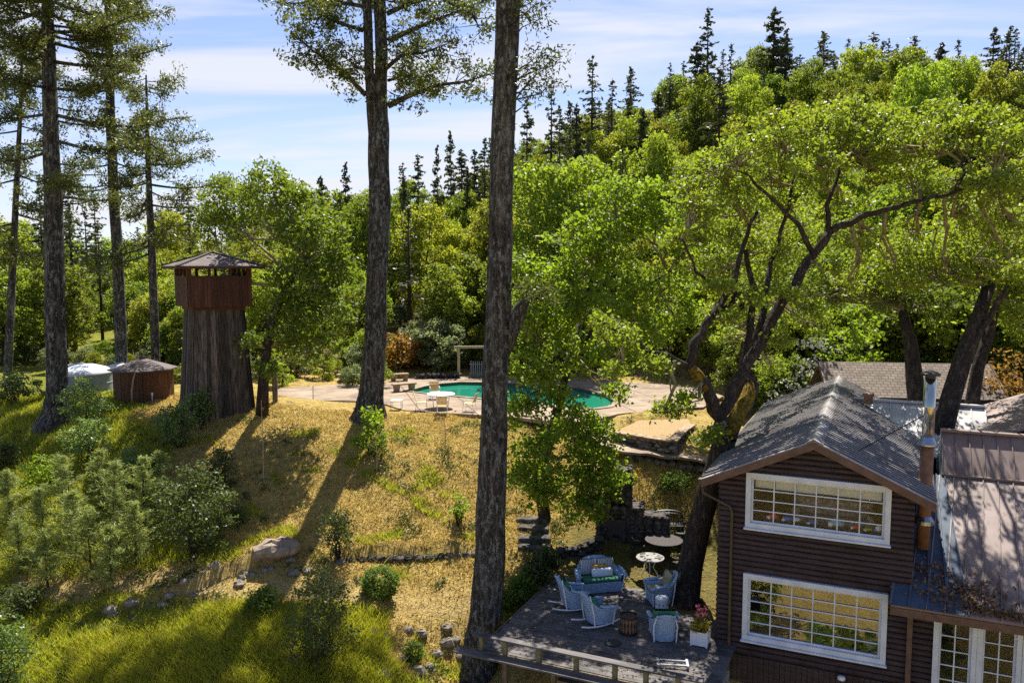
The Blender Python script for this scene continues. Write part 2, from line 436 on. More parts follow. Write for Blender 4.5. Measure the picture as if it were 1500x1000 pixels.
def stripes_mat():
    m, t, b = mat('striped_cushion')
    c = N(t, 'ShaderNodeTexCoord'); wv = N(t, 'ShaderNodeTexWave'); wv.inputs['Scale'].default_value = 5.5; wv.bands_direction = 'X'
    t.links.new(c.outputs['Object'], wv.inputs['Vector'])
    t.links.new(mixc(t, wv.outputs['Fac'], (.10, .13, .18), (.60, .60, .58)), b.inputs['Base Color'])
    b.inputs['Roughness'].default_value = .85
    return m
M['striped'] = stripes_mat()
def glass_mat(name, refl, tintc=(.9, .95, .95)):
    m, t, b = mat(name)
    tr = N(t, 'ShaderNodeBsdfTransparent'); tr.inputs[0].default_value = (*tintc, 1)
    gl = N(t, 'ShaderNodeBsdfGlossy'); gl.inputs['Roughness'].default_value = .015
    lw = N(t, 'ShaderNodeLayerWeight'); lw.inputs[0].default_value = .05
    r = N(t, 'ShaderNodeMapRange'); r.inputs['To Min'].default_value = refl; r.inputs['To Max'].default_value = 1.0
    t.links.new(lw.outputs['Fresnel'], r.inputs['Value'])
    # slightly wavy old panes
    f = noise_fac(t, 2.5, 2, lo=0, hi=1); n = N(t, 'ShaderNodeBump'); n.inputs['Strength'].default_value = .06; n.inputs['Distance'].default_value = .05
    t.links.new(f, n.inputs['Height']); t.links.new(n.outputs[0], gl.inputs['Normal'])
    mx = N(t, 'ShaderNodeMixShader'); t.links.new(r.outputs[0], mx.inputs[0]); t.links.new(tr.outputs[0], mx.inputs[1]); t.links.new(gl.outputs[0], mx.inputs[2])
    t.links.new(mx.outputs[0], t.nodes['Material Output'].inputs[0])
    return m
M['glass'] = glass_mat('glass', .045)
M['gold_glass'] = glass_mat('coated_glass', .30, (.6, .6, .6))
def water_mat():
    m, t, b = mat('pool_water')
    b.inputs['Base Color'].default_value = (.02, .27, .17, 1); b.inputs['Roughness'].default_value = .05
    b.inputs['IOR'].default_value = 1.33; b.inputs['Transmission Weight'].default_value = .25
    f = noise_fac(t, 3, 3, lo=0, hi=1); bump(t, b, f, .12, .05)
    return m
M['water'] = water_mat()
# ---------------------------------------------------------------- terrain
HO, HA = Vector((6.05, 22.9, 0)), R(-24.5)      # house corner and turn
ca, sa = math.cos(HA), math.sin(HA)
def HW(x, y, z=0):                              # house frame -> world
    return Vector((HO.x + x * ca - y * sa, HO.y + x * sa + y * ca, z))
def HL(X, Y):
    dx, dy = X - HO.x, Y - HO.y
    return dx * ca + dy * sa, -dx * sa + dy * ca
PV = [(100,950,24.5),(0,950,24.5),(-150,900,26),(100,1000,23),(350,1000,22.5),(350,950,23.8),(500,1000,22.8),(600,1000,23.2),(600,930,25.3),(600,850,28),
  (600,815,29.3),(600,760,31),(600,700,33),(600,640,36.2),(600,608,38.8),(200,620,37.5),(200,680,34),(200,770,30),(200,840,27.9),(200,890,26.5),(420,620,37.2),(420,700,33),
  (430,800,29),(430,870,26.6),(300,650,35.5),(300,720,32),(0,620,38),(0,700,34),(0,800,29.5),(0,580,42),(-300,620,38),(-300,780,30),
  (540,612,38.5),(690,1010,24.6),(690,900,26.6),(690,830,28.6),(690,760,31),(690,680,34),(690,620,37.8),
  (800,740,32.4),(800,680,34.5),(800,640,36.8),(780,790,30.4),(930,720,32.2),(930,690,32.9),(930,668,33.8),(985,668,33.7),(1040,720,32.4),(1040,690,33.2),(1040,660,34.8),(1180,640,40),
  (320,600,39),(200,585,41),(120,590,41),(400,582,40.5)]
TP = [tuple(P(*q)) for q in PV]
for u, d in ((420,44),(560,41),(560,46),(650,41.5),(650,52),(800,40),(900,40),(1000,42),(1050,46),(950,52),(750,54)):
    r = P(u, 500, d); TP.append((r.x, d, 3.8))
for x, y, z in ((9,32,1.1),(7.5,31,.8),(5,30.5,.45),(3,30,.3),(6,27,0),(4,26,-.05),(2,24.5,-.6),(0,23,-1.7),(3,21.5,-2.0),(6,19.5,-2.3),(10,17,-2.4),(14,16,-2.2),(12,24,-.2),(17,22,-.2),(20,28,1.6),(26,24,1.5),(22,34,3.0),(15,36,2.8),(28,36,4.5),(34,28,4),
  (-3,19,-2.6),(-12,20,-2.6),(-20,20,-2.0),(0,12,-5.5),(-20,8,-6),(20,8,-5),(0,0,-9),(-40,0,-7),(40,0,-6),(0,-60,-16),(-100,-40,-12),(100,-40,-10),(0,-150,-6),
  (-32,48,4.4),(-30,60,4.2),(-20,60,4.4),(-40,90,5),(-25,90,5.2),(-60,90,5),(-45,130,8),(-20,110,7.5),(-80,150,10),(-30,170,12.5),(-70,40,4),(-60,20,0),
  (0,64,6.5),(10,64,7.5),(25,60,7.5),(40,60,10),(0,85,10.5),(-10,120,14),(0,150,19),(15,90,18.5),(35,90,23),(55,90,23.5),(25,120,29.5),(50,120,30.5),(75,115,31.5),(90,80,20),(60,50,9),(-10,75,6.5),(-5,100,9.5),(60,160,32),(20,160,26),(-30,230,15),(60,230,30),(150,150,36),(-150,150,12),(150,40,14),(-150,40,3),(0,300,18),(120,250,30)):
    TP.append((x, y, z))
TP = np.array(TP)
def inside(px, py, poly):
    r = np.zeros(px.shape, bool); n = len(poly)
    for i in range(n):
        a, b = poly[i], poly[(i + 1) % n]
        c = ((a.y > py) != (b.y > py)) & (px < (b.x - a.x) * (py - a.y) / (b.y - a.y + 1e-12) + a.x)
        r ^= c
    return r
BZ3 = 3.62
BEDP = [PZ(u, v, BZ3) for u, v in ((893,634),(985,649),(999,634),(1014,624),(1010,612),(935,614))]
def tpsk(r2): return .5 * r2 * np.log(r2 + 1e-9)
def _solve():
    n = len(TP); xy = TP[:, :2] / 10
    r2 = ((xy[:, None] - xy[None]) ** 2).sum(-1)
    A = np.zeros((n + 3, n + 3)); A[:n, :n] = tpsk(r2) + np.eye(n) * .006
    A[:n, n] = 1; A[:n, n + 1:] = xy; A[n, :n] = 1; A[n + 1:, :n] = xy.T
    return np.linalg.solve(A, np.concatenate([TP[:, 2], [0, 0, 0]]))
TW = _solve()
def vnoise(x, y, s, seed=0):
    x = x * s + seed * 17.3; y = y * s + seed * 9.1
    return (np.sin(x + 1.7 * np.sin(y * .8)) * np.cos(y * 1.1 + 1.3 * np.sin(x * .7)) + .5 * np.sin(2.3 * x - 1.9 * y + 2 * np.sin(1.3 * y)) + .3 * np.sin(4.1 * y + 3.3 * x)) / 1.8
def Hs(x, y, rough=True):
    x = np.asarray(x, float); y = np.asarray(y, float); sh = x.shape; x = x.ravel(); y = y.ravel()
    out = np.zeros(len(x))
    for i in range(0, len(x), 20000):
        q = np.stack([x[i:i + 20000], y[i:i + 20000]], 1) / 10
        r2 = ((q[:, None] - TP[None, :, :2] / 10) ** 2).sum(-1)
        out[i:i + 20000] = tpsk(r2) @ TW[:-3] + TW[-3] + q @ TW[-2:]
    far = np.clip((np.hypot(x, y - 80) - 200) / 120, 0, 1); far = far * far * (3 - 2 * far)
    out = out * (1 - far) + 6 * far
    # levels that were made flat: terrace round the pool, sitting area, house footing
    def flat(mask, z): return out * (1 - mask) + z * mask
    def sm(v, a, b):
        t = np.clip((v - a) / (b - a), 0, 1); return t * t * (3 - 2 * t)
    m = sm(y, 39.8, 41.5) * (1 - sm(y, 52, 55)) * sm(x, -12, -9) * (1 - sm(x, 9, 13)); out = flat(m, 3.79)
    hx = (x - HO.x) * ca + (y - HO.y) * sa; hy = -(x - HO.x) * sa + (y - HO.y) * ca
    m = sm(hx, -6.3, -5.2) * (1 - sm(hx, .2, 1.0)) * sm(hy, .6, 2.2) * (1 - sm(hy, 4.6, 6.0)); out = flat(m, -.05)
    m = sm(hx, -6.3, -5.9) * (1 - sm(hx, .0, .3)) * (1 - sm(hy, .2, 1.6)) * sm(hy, -4.5, -3.5); out = np.where(out > -.5, flat(m, -.6), out)
    m = sm(hx, -.6, .2) * (1 - sm(hx, 14, 17)) * sm(hy, -1, .2) * (1 - sm(hy, 13, 16)); out = np.where(out > -.4, flat(m, -.4), out)
    if rough:
        amp = 1 - np.clip((np.hypot(x - 8, y - 24) - 3) / 3, 0, 1) * 1
        k = (1 - amp) * (1 - sm(y, 39, 41) * sm(x, -13, -10) * (1 - sm(x, 10, 14)))
        out = out + k * (.10 * vnoise(x, y, .9, 1) + .05 * vnoise(x, y, 2.6, 2)) + np.clip((y - 56) / 20, 0, 1) * .5 * vnoise(x, y, .25, 3)
    out = np.where(inside(x, y, BEDP), np.minimum(out, 3.3), out)
    for ln, hh, wd in (BANK1, BANK2):
        px, py = x, np.interp(x, ln[:, 0], ln[:, 1]); dd = y - py; k_ = sm(x, ln[0, 0] - .3, ln[0, 0] + .8) * (1 - sm(x, ln[-1, 0] - .8, ln[-1, 0] + .3))
        out = out + k_ * hh * (sm(dd, -.06, .12) * np.exp(-np.clip(dd, 0, 9) / wd) - .4 * (1 - sm(dd, -.7, 0)) * sm(dd, -1.6, -.7) * 0)
    return out.reshape(sh)
BANK1 = (np.array([(-6.6, 28.5), (-5.2, 29.0), (-3.5, 29.25), (-1.4, 29.35)]), .42, 1.3)
BANK2 = (np.array([(-14.2, 25.9), (-12.6, 26.4), (-11.0, 27.0), (-9.9, 27.7), (-8.5, 28.2), (-7.9, 28.3)]), .45, 1.2)
def H1(x, y): return float(Hs(np.array([x]), np.array([y]))[0])
_D = np.concatenate([np.arange(18, 60, .06), np.arange(60, 200, .5)])
def gp(u, v):
    """where the sight line through a picture point meets the ground"""
    r = ray(u, v); d = _D
    x = r.x / r.y * d; z = CAM.z + r.z / r.y * d
    h = Hs(x, d); k = np.nonzero(z < h)[0]
    i = k[0] if len(k) else len(d) - 1
    return Vector((x[i], d[i], h[i]))
def gd(u, d):
    x = (u - 750) / FPX * d * 1.0; return Vector((x, d, H1(x, d)))

def axis(segs):
    o = []
    for a, b, s in segs: o += list(np.arange(a, b, s))
    return np.array(o + [segs[-1][1]])
gx = axis([(-900, -150, 30), (-150, -45, 3), (-45, -24, .6), (-24, 12, .2), (12, 45, .7), (45, 150, 3), (150, 900, 30)])
gy = axis([(-300, 0, 12), (0, 20, 1), (20, 44, .2), (44, 60, .5), (60, 180, 2), (180, 1500, 40)])
GX, GY = np.meshgrid(gx, gy)
GZ = Hs(GX, GY)
# pool pit
PX = [(598,577),(622,570),(645,566),(675,563.5),(730,564.5),(800,568),(855,574),(888,583),(900,592),(890,600),(868,603),(840,601),(800,596.5),(760,592.5),(720,589),(680,585.5),(640,582)]
POOLZ = 3.70
pool = [PZ(u, v, POOLZ) for u, v in PX]
pc = sum(pool, Vector()) / len(pool)
big = [pc + (p - pc) * 1.03 for p in pool]
GZ[inside(GX, GY, big)] = 1.4
verts = np.stack([GX, GY, GZ], -1).reshape(-1, 3)
ny, nx = GX.shape
ii = np.arange(ny * nx).reshape(ny, nx)
fc = np.stack([ii[:-1, :-1], ii[:-1, 1:], ii[1:, 1:], ii[1:, :-1]], -1).reshape(-1, 4)
me = bpy.data.meshes.new('ground')
me.vertices.add(len(verts)); me.vertices.foreach_set('co', verts.astype(np.float32).ravel())
me.loops.add(len(fc) * 4); me.loops.foreach_set('vertex_index', fc.astype(np.int32).ravel())
me.polygons.add(len(fc)); me.polygons.foreach_set('loop_start', np.arange(0, len(fc) * 4, 4, dtype=np.int32))
me.polygons.foreach_set('use_smooth', np.ones(len(fc), bool))
me.update(calc_edges=True)
# what grows where: green cover, bare path, forest floor
def sstep(v, a, b):
    t = np.clip((v - a) / (b - a), 0, 1); return t * t * (3 - 2 * t)
def cover(x, y):
    n = vnoise(x, y, .55, 5) * .5 + vnoise(x, y, 1.5, 6) * .3
    ctr = 9.5 + np.clip(y - 28.5, 0, 12) * .75; g = sstep(-x + n * 2.5 - ctr, -1.5, 3.0)
    lower = sstep(-y + n * .9 - x * .20, -24.2, -22.4) * sstep(-x, 1.6, 2.6)
    g = np.maximum(g, lower)
    g = np.maximum(g, .62 * sstep(vnoise(x, y, .8, 12) + .4 * vnoise(x, y, 2.2, 13), .15, .75) * sstep(-x, -2, 2) * (1 - sstep(y, 35.5, 38)))
    path = np.exp(-((y - (27.2 + .02 * x + .35 * np.sin(x * .35))) / 1.0) ** 2) * sstep(-x, -1, 0)
    g = g * (1 - .85 * path * (1 - lower))
    meadow = sstep(y, 55, 62) * sstep(-x, 8, 22)
    g = np.maximum(g, meadow)
    g = np.where(y < 15, .15 + 0 * g, g)
    fl = sstep(y, 52, 58) * (1 - meadow)
    fl = np.maximum(fl, sstep(x, 12, 17) * sstep(y, 25, 30)); fl = np.maximum(fl, .85 * sstep(x + n * .8, 1.6, 2.8) * sstep(y, 24, 26) * (1 - sstep(y + n * .8, 30.6, 32.2)) * (1 - sstep(x, 12, 14)))
    return np.clip(g, 0, 1), np.clip(path, 0, 1), fl
cg, cpth, cfl = cover(GX, GY)
at = me.color_attributes.new('cover', 'FLOAT_COLOR', 'POINT')
at.data.foreach_set('color', np.stack([cg, cpth, cfl, np.ones_like(cg)], -1).astype(np.float32).ravel())
m, t, b = mat('ground')
a = N(t, 'ShaderNodeAttribute', attribute_name='cover'); sx = N(t, 'ShaderNodeSeparateColor'); t.links.new(a.outputs['Color'], sx.inputs[0])
f1 = noise_fac(t, 1.6, 7, .7, lo=.3, hi=.7); f2 = noise_fac(t, 9, 5, .7, lo=.3, hi=.7); f4 = noise_fac(t, .5, 4, .6, lo=.4, hi=.6)
straw = mixc(t, f1, (.455, .305, .075), (.69, .53, .18)); straw = mixc(t, f2, mixc(t, .5, straw, (.22, .13, .035)), straw)
grn = mixc(t, f1, (.14, .18, .015), (.38, .37, .04)); grn = mixc(t, f2, mixc(t, .5, grn, (.05, .07, .01)), grn)
ga = N(t, 'ShaderNodeMath', operation='MULTIPLY_ADD'); ga.inputs[1].default_value = .5; ga.inputs[2].default_value = -.25; t.links.new(f2, ga.inputs[0])
gb = N(t, 'ShaderNodeMath', operation='ADD', use_clamp=True); t.links.new(ga.outputs[0], gb.inputs[0]); t.links.new(sx.outputs[0], gb.inputs[1])
gm = N(t, 'ShaderNodeMapRange'); gm.inputs['From Min'].default_value = .22; gm.inputs['From Max'].default_value = .7; t.links.new(gb.outputs[0], gm.inputs['Value'])
col = mixc(t, gm.outputs[0], straw, grn)
pth = N(t, 'ShaderNodeMath', operation='MULTIPLY'); pth.inputs[1].default_value = .6; t.links.new(sx.outputs[1], pth.inputs[0])
fs = noise_fac(t, 2.6, 8, .72, lo=.50, hi=.62); fs2 = N(t, 'ShaderNodeMath', operation='MULTIPLY'); fs2.inputs[1].default_value = .85; t.links.new(fs, fs2.inputs[0])
col = mixc(t, fs2.outputs[0], col, mixc(t, f2, (.13, .085, .035), (.24, .17, .07)))
col = mixc(t, pth.outputs[0], col, mixc(t, f1, (.40, .28, .11), (.58, .44, .20)))
col = mixc(t, sx.outputs[2], col, mixc(t, f1, (.09, .07, .025), (.17, .16, .04)))
t.links.new(col, b.inputs['Base Color']); b.inputs['Roughness'].default_value = .95; b.inputs['Specular IOR Level'].default_value = .1
bm_ = N(t, 'ShaderNodeMath', operation='ADD'); t.links.new(f1, bm_.inputs[0]); t.links.new(f2, bm_.inputs[1])
bump(t, b, bm_.outputs[0], .9, .09)
me.materials.append(m)
o = bpy.data.objects.new('ground', me); C.objects.link(o); tag(o, kind='structure')

def flatpoly(name, outer, hole, thick, matl):
    import bmesh
    bm = bmesh.new()
    def loop(ps):
        vs = [bm.verts.new(p) for p in ps]
        return [bm.edges.new((vs[i], vs[(i + 1) % len(vs)])) for i in range(len(vs))]
    es = loop(outer) + (loop(hole) if hole else [])
    bmesh.ops.triangle_fill(bm, use_beauty=True, edges=es)
    g = bmesh.ops.extrude_face_region(bm, geom=list(bm.faces))
    bmesh.ops.translate(bm, vec=(0, 0, -thick), verts=[x for x in g['geom'] if isinstance(x, bmesh.types.BMVert)])
    bmesh.ops.recalc_face_normals(bm, faces=bm.faces)
    mm = bpy.data.meshes.new(name); bm.to_mesh(mm); bm.free(); mm.materials.append(matl)
    ob = bpy.data.objects.new(name, mm); C.objects.link(ob); return ob
def on(px, z): return [PZ(u, v, z) for u, v in px]
PATZ = 3.86
pat = on([(404,582),(450,586),(520,587),(566,592),(590,600),(640,604),(700,607),(760,611),(820,619),(868,616),(905,606),(960,600),(1030,596),(1060,580),(1020,566),(900,558),(760,553),(660,551),(600,553),(556,561),(500,563),(440,566),(404,569)], PATZ)
cm = M['concrete'].copy(); t = cm.node_tree; b = t.nodes['Principled BSDF']; M['terrace'] = cm
src = b.inputs['Base Color'].links[0].from_socket; tcn = N(t, 'ShaderNodeTexCoord'); brk = N(t, 'ShaderNodeTexBrick'); brk.offset = 0
mpn = N(t, 'ShaderNodeMapping'); mpn.inputs['Rotation'].default_value = (0, 0, R(-14)); t.links.new(tcn.outputs['Object'], mpn.inputs[0]); t.links.new(mpn.outputs[0], brk.inputs[0])
brk.inputs['Color1'].default_value = brk.inputs['Color2'].default_value = (1, 1, 1, 1); brk.inputs['Mortar'].default_value = (.28, .25, .22, 1); brk.inputs['Scale'].default_value = 1; brk.inputs['Mortar Size'].default_value = .035; brk.inputs['Brick Width'].default_value = 2.6; brk.inputs['Row Height'].default_value = 2.2
mlt = N(t, 'ShaderNodeMixRGB', blend_type='MULTIPLY'); mlt.inputs[0].default_value = 1; t.links.new(src, mlt.inputs[1]); t.links.new(brk.outputs[0], mlt.inputs[2])
st_ = noise_fac(t, .9, 8, .7, lo=.5, hi=.62); t.links.new(mixc(t, st_, mlt.outputs[0], mixc(t, .55, mlt.outputs[0], (.12, .085, .06))), b.inputs['Base Color'])
hole = [Vector((p.x, p.y, PATZ)) for p in [pc + (p - pc) * 1.0 for p in pool]]
tag(flatpoly('pool_terrace', pat, hole, .16, M['terrace']), kind='structure')
cop = MB(); nP = len(pool)
inn = [pc + (p - pc) * 1.0 for p in pool]; outr = [p + (p - pc).normalized() * .34 for p in inn]
rows = []
for z, src in ((PATZ - .3, inn), (PATZ + .035, inn), (PATZ + .05, [a.lerp(b_, .15) for a, b_ in zip(inn, outr)]), (PATZ + .05, outr), (PATZ - .02, outr)):
    rows.append([Vector((p.x, p.y, z)) for p in src])
cop.grid([list(r) for r in rows], 0, True)
sh = MB(); sh.grid([[Vector((p.x, p.y, 1.6)) for p in inn], [Vector((p.x, p.y, PATZ - .05)) for p in inn]], 0, True)
pt = thing('swimming_pool', 'curved swimming pool with green water sunk in a pale concrete terrace', 'pool', (pc.x, pc.y, PATZ))
cop.build('coping', M['concrete'], pt, world=True); sh.build('pool_wall', M['pool_shell'], pt, world=True)
fl = MB(); fl.prism([Vector((p.x, p.y, 1.65)) for p in inn], (0, 0, -.1)); fl.build('pool_floor', M['pool_shell'], pt, world=True)
wm = flatpoly('water', [Vector((p.x, p.y, POOLZ)) for p in [pc + (p - pc) * .999 for p in pool]], None, .02, M['water']); tag(wm, kind='structure')

def ribbon(name, px, wd, matl, lift=.03, thick=.1):
    pts = [gp(*q) for q in px]; fine = []
    for a_, b_ in zip(pts, pts[1:]):
        for i in range(6): fine.append(a_.lerp(b_, i / 6))
    fine.append(pts[-1]); mb = MB(); L, Rr = [], []
    for i, p in enumerate(fine):
        d = (fine[min(i + 1, len(fine) - 1)] - fine[max(i - 1, 0)]); d.z = 0; d.normalize(); s = Vector((d.y, -d.x, 0)) * wd / 2
        z = max(H1(p.x, p.y), H1(p.x + s.x, p.y + s.y), H1(p.x - s.x, p.y - s.y)) + lift
        L.append(Vector((p.x - s.x, p.y - s.y, z))); Rr.append(Vector((p.x + s.x, p.y + s.y, z)))
    dn = Vector((0, 0, -thick))
    mb.grid([[p + dn for p in L], L, Rr, [p + dn for p in Rr]]); ob = mb.build(name, matl, smooth=False); tag(ob, kind='structure'); return ob
ribbon('garden_path', [(850,628),(880,650),(920,664),(980,674),(1035,682),(1090,690)], 1.1, M['concrete'])
# ---------------------------------------------------------------- vegetation builders
def unit(n): 
    v = rng.normal(size=(n, 3)); return v / np.linalg.norm(v, axis=1, keepdims=True)
def leafquads(c, L, W, zb=.6, jit=.35, along=None):
    """one pointed quad per centre; along: optional (n,3) direction of the long axis"""
    n = len(c); nn = unit(n); nn[:, 2] += zb * .7; nn /= np.linalg.norm(nn, axis=1, keepdims=True)
    a = unit(n) if along is None else along + unit(n) * .45
    a = a - nn * (a * nn).sum(1, keepdims=True); a /= np.linalg.norm(a, axis=1, keepdims=True) + 1e-9
    b = np.cross(nn, a); s = (1 + rng.uniform(-jit, jit, (n, 1)))
    a = a * L / 2 * s; b = b * W / 2 * s
    o = np.empty((n, 4, 3)); o[:, 0] = c + a; o[:, 1] = c + b + a * .1; o[:, 2] = c - a; o[:, 3] = c - b + a * .1
    return o.reshape(-1, 3)
def clump(cl, n, r, flat=.7):
    cl = np.repeat(np.asarray(cl), n, 0); g = rng.normal(size=(len(cl), 3)) * r; g[:, 2] *= flat
    return cl + g
def wander(a, b, k=4, j=.12, droop=0):
    a, b = Vector(a), Vector(b); L = (b - a).length; pts = [a]
    for i in range(1, k):
        t = i / k; p = a.lerp(b, t) + Vector(rng.normal(size=3)) * L * j; p.z += droop * L * math.sin(math.pi * t); pts.append(p)
    return pts + [b]
def lobes_to_clusters(lobes, dens, inner=.25):
    """lobes: (centre, radii xyz). clumps scattered near each lobe's surface, fewer inside, none far inside a neighbour"""
    out = []
    for c, r in lobes:
        n = max(6, int(dens * (r[0] * r[1] * r[2]) ** (2 / 3)))
        u = unit(n); rad = np.where(rng.random((n, 1)) < inner, rng.uniform(.3, .75, (n, 1)), rng.uniform(.8, 1.08, (n, 1)))
        u[:, 2] = np.where((u[:, 2] < -.35) & (rng.random(n) < .6), -u[:, 2], u[:, 2])
        p = np.array(c) + u * rad * np.array(r)
        keep = np.ones(n, bool)
        for c2, r2 in lobes:
            if c2 is c: continue
            q = ((p - np.array(c2)) / np.array(r2)); keep &= (q * q).sum(1) > .3
        out.append(p[keep])
    return np.concatenate(out)
TWIG = 'lichen_twig'
def broad_tree(name, label, cat, base, trunk, rad, lobes, leafm, barkm, dens=26, nl=24, cr=.22, ls=(.16, .09), limbs=(), group=None, twigs=1.0, inner=.25, extra=None):
    """trunk: list of world points; limbs: list of (points, radii); lobes in world space"""
    t = thing(name, label, cat, base, 0, group)
    mb = MB(); mb.tube(trunk, rad, 10, wob=.06)
    for pts, rr in limbs: mb.tube(pts, rr, 8, wob=.05)
    cl = lobes_to_clusters(lobes, dens, inner)
    tips = [(Vector(p), r) for pts, rr in list(limbs) + [(trunk, rad)] for p, r in list(zip(pts, rr))[1:]]
    for c, r in lobes:
        a, r0 = min(tips, key=lambda q: (q[0] - Vector(c)).length)
        pts = wander(a, c, 4, .07); mb.tube(pts, [min(r0 * .7, .11), .07, .055, .045, .03], 6, mi=1)
        own = cl[(((cl - np.array(c)) / np.array(r)) ** 2).sum(1) < 1.3]
        k = int(min(len(own), 9 * twigs))
        for q in own[rng.permutation(len(own))[:k]]:
            st = pts[rng.integers(1, 5)]; mb.tube(wander(st, q, 3, .08), [.035, .026, .018, .008], 4, cap=False, mi=1)
    mb.build('trunk', [barkm, M[TWIG]], t, smooth=True, world=True)
    n = rng.integers(int(nl * .6), int(nl * 1.4)) if False else nl
    c = clump(cl, n, cr); ob = np.array(base)
    quadmesh('crown', leafquads(c, *ls) - ob, leafm, t)
    if extra: extra(t)
    return t
def shrub(name, label, cat, base, w, h, leafm, n=60, nl=26, ls=(.12, .07), cr=.13, stems=7, group=None, barkm=None, lift=.0, round_=False, zmin=.12):
    base = Vector(base); t = thing(name, label, cat, base, 0, group)
    u = unit(n)
    if round_: p = u * np.array((w / 2, w / 2, h * .5)) * rng.uniform(.75, 1, (n, 1)) + (0, 0, h * .48)
    else:
        p = u * np.array((w / 2, w / 2, h * .52)) * rng.uniform(.35, 1.05, (n, 1)) + (0, 0, h * .52)
        p[:, :2] *= (1.15 - .45 * np.clip(p[:, 2:] / h, 0, 1))
    p = p[p[:, 2] > zmin * h]; p[:, 2] += lift
    mb = MB()
    for i in range(stems):
        q = p[rng.integers(len(p))]; a = Vector((rng.uniform(-.1, .1) * w, rng.uniform(-.1, .1) * w, -.15))
        mb.tube(wander(a, q, 3, .08), [.03 + .012 * h, .025, .018, .006], 5)
    mb.build('stem', barkm or M['oak_bark'], t, smooth=True)
    quadmesh('foliage', leafquads(clump(p, nl, cr), *ls), leafm, t)
    return t
def fir_crown(mb, leaves, trunk, rad, specs, nl=22, ls=(.20, .055), cr=.10, step=.34, droop=.10, side=.9):
    """long irregular limbs with side shoots carrying needle tufts. specs: (t along trunk, azimuth, length, rise)"""
    tp = [Vector(p) for p in trunk]; n = len(tp) - 1
    for tt, az, L, rise in specs:
        k = min(int(tt * n), n - 1); a = tp[k].lerp(tp[k + 1], tt * n - k); r0 = rad[k] * .95
        d = Vector((math.cos(az), math.sin(az), 0)); pts = []
        for i in range(9):
            s = i / 8; z = rise * L * s - droop * L * math.sin(math.pi * s * .85) + .12 * L * max(0, s - .6) ** 1.5
            pts.append(a + d * L * s + Vector((rng.normal() * .035 * L * s, rng.normal() * .035 * L * s, z)))
        rb = min(.03 + L * .012, r0 * .5); mb.tube(pts, [rb * (1 - .8 * i / 8) for i in range(9)], 6)
        ns = int(L / step)
        for j in range(ns):
            s = .28 + .72 * (j + rng.random()) / ns; kk = min(int(s * 8), 7); p = pts[kk].lerp(pts[kk + 1], s * 8 - kk)
            sl = side * (1.15 - s * .75) * rng.uniform(.4, 1.1) * min(1, L / 3)
            for sg in (-1, 1):
                e = p + (d * .6 + Vector((-d.y, d.x, 0)) * sg).normalized() * sl + Vector((0, 0, rng.normal() * .34 + .02))
                if sl > .3: mb.tube([p, e], [.016, .006], 3, cap=False)
                m_ = max(2, int(sl / .16)); c = np.array([p.lerp(e, (q + .6) / m_) for q in range(m_)])
                cc = clump(c, nl // 2, cr, .95); dirv = np.array((e - p).normalized()) if sl > .05 else np.array(d)
                leaves.append(leafquads(cc, ls[0], ls[1], .5, .4, np.repeat(dirv[None], len(cc), 0)))
def far_conifer(seed, Ht, Rm, dens=1.0, bare=.15, mt='far_needle', sparse=.9, ls=.62):
    """crown of whorled drooping boughs; metres"""
    global rng; keep = rng; rng = np.random.default_rng(seed)
    mb = MB(); mb.tube([(0, 0, -1), (0, 0, Ht * .5), (0, 0, Ht)], [Ht * .014, Ht * .009, .02], 7); out = []
    z = Ht * bare
    while z < Ht * .985:
        f = (z / Ht - bare) / (1 - bare); Lm = Rm * (1 - f) ** .75 * (min(1, .45 + f * 2.2)); nb = 5 if f < .8 else 4
        for i in range(nb):
            if rng.random() > sparse: continue
            az = rng.uniform(0, 6.28); L = Lm * rng.uniform(.35, 1.35) + .15; d = np.array((math.cos(az), math.sin(az), 0)); dr = rng.uniform(-.35, .08) + .25 * f
            mb.tube([(0, 0, z), tuple(d * L + (0, 0, z + dr * L))], [.045, .012], 3, cap=False)
            k = max(5, int(L / .13 * dens)); s = rng.uniform(.15, 1, (k, 1)); c = d * L * s + np.array((0, 0, z)) + np.array((0, 0, 1)) * (dr * L * s)
            lat = np.array((-d[1], d[0], 0)); c = c + lat * rng.normal(size=(k, 1)) * .22 * L * (1.1 - s) + rng.normal(size=(k, 3)) * .07
            al = d + lat * rng.choice([-1, 1], (k, 1)) * .7 + np.array((0, 0, -.25)); al /= np.linalg.norm(al, axis=1, keepdims=True)
            out.append(leafquads(c, ls * min(1, .5 + L / 2.5), .24, .5, .4, al))
        z += rng.uniform(.28, .6) * (1.0 if f < .8 else .6) * Ht / 16
    t = thing('conifer', '', 'tree'); mb.build('trunk', M['far_bark'], t, smooth=True); quadmesh('crown', np.concatenate(out), M[mt], t)
    rng = keep; return t
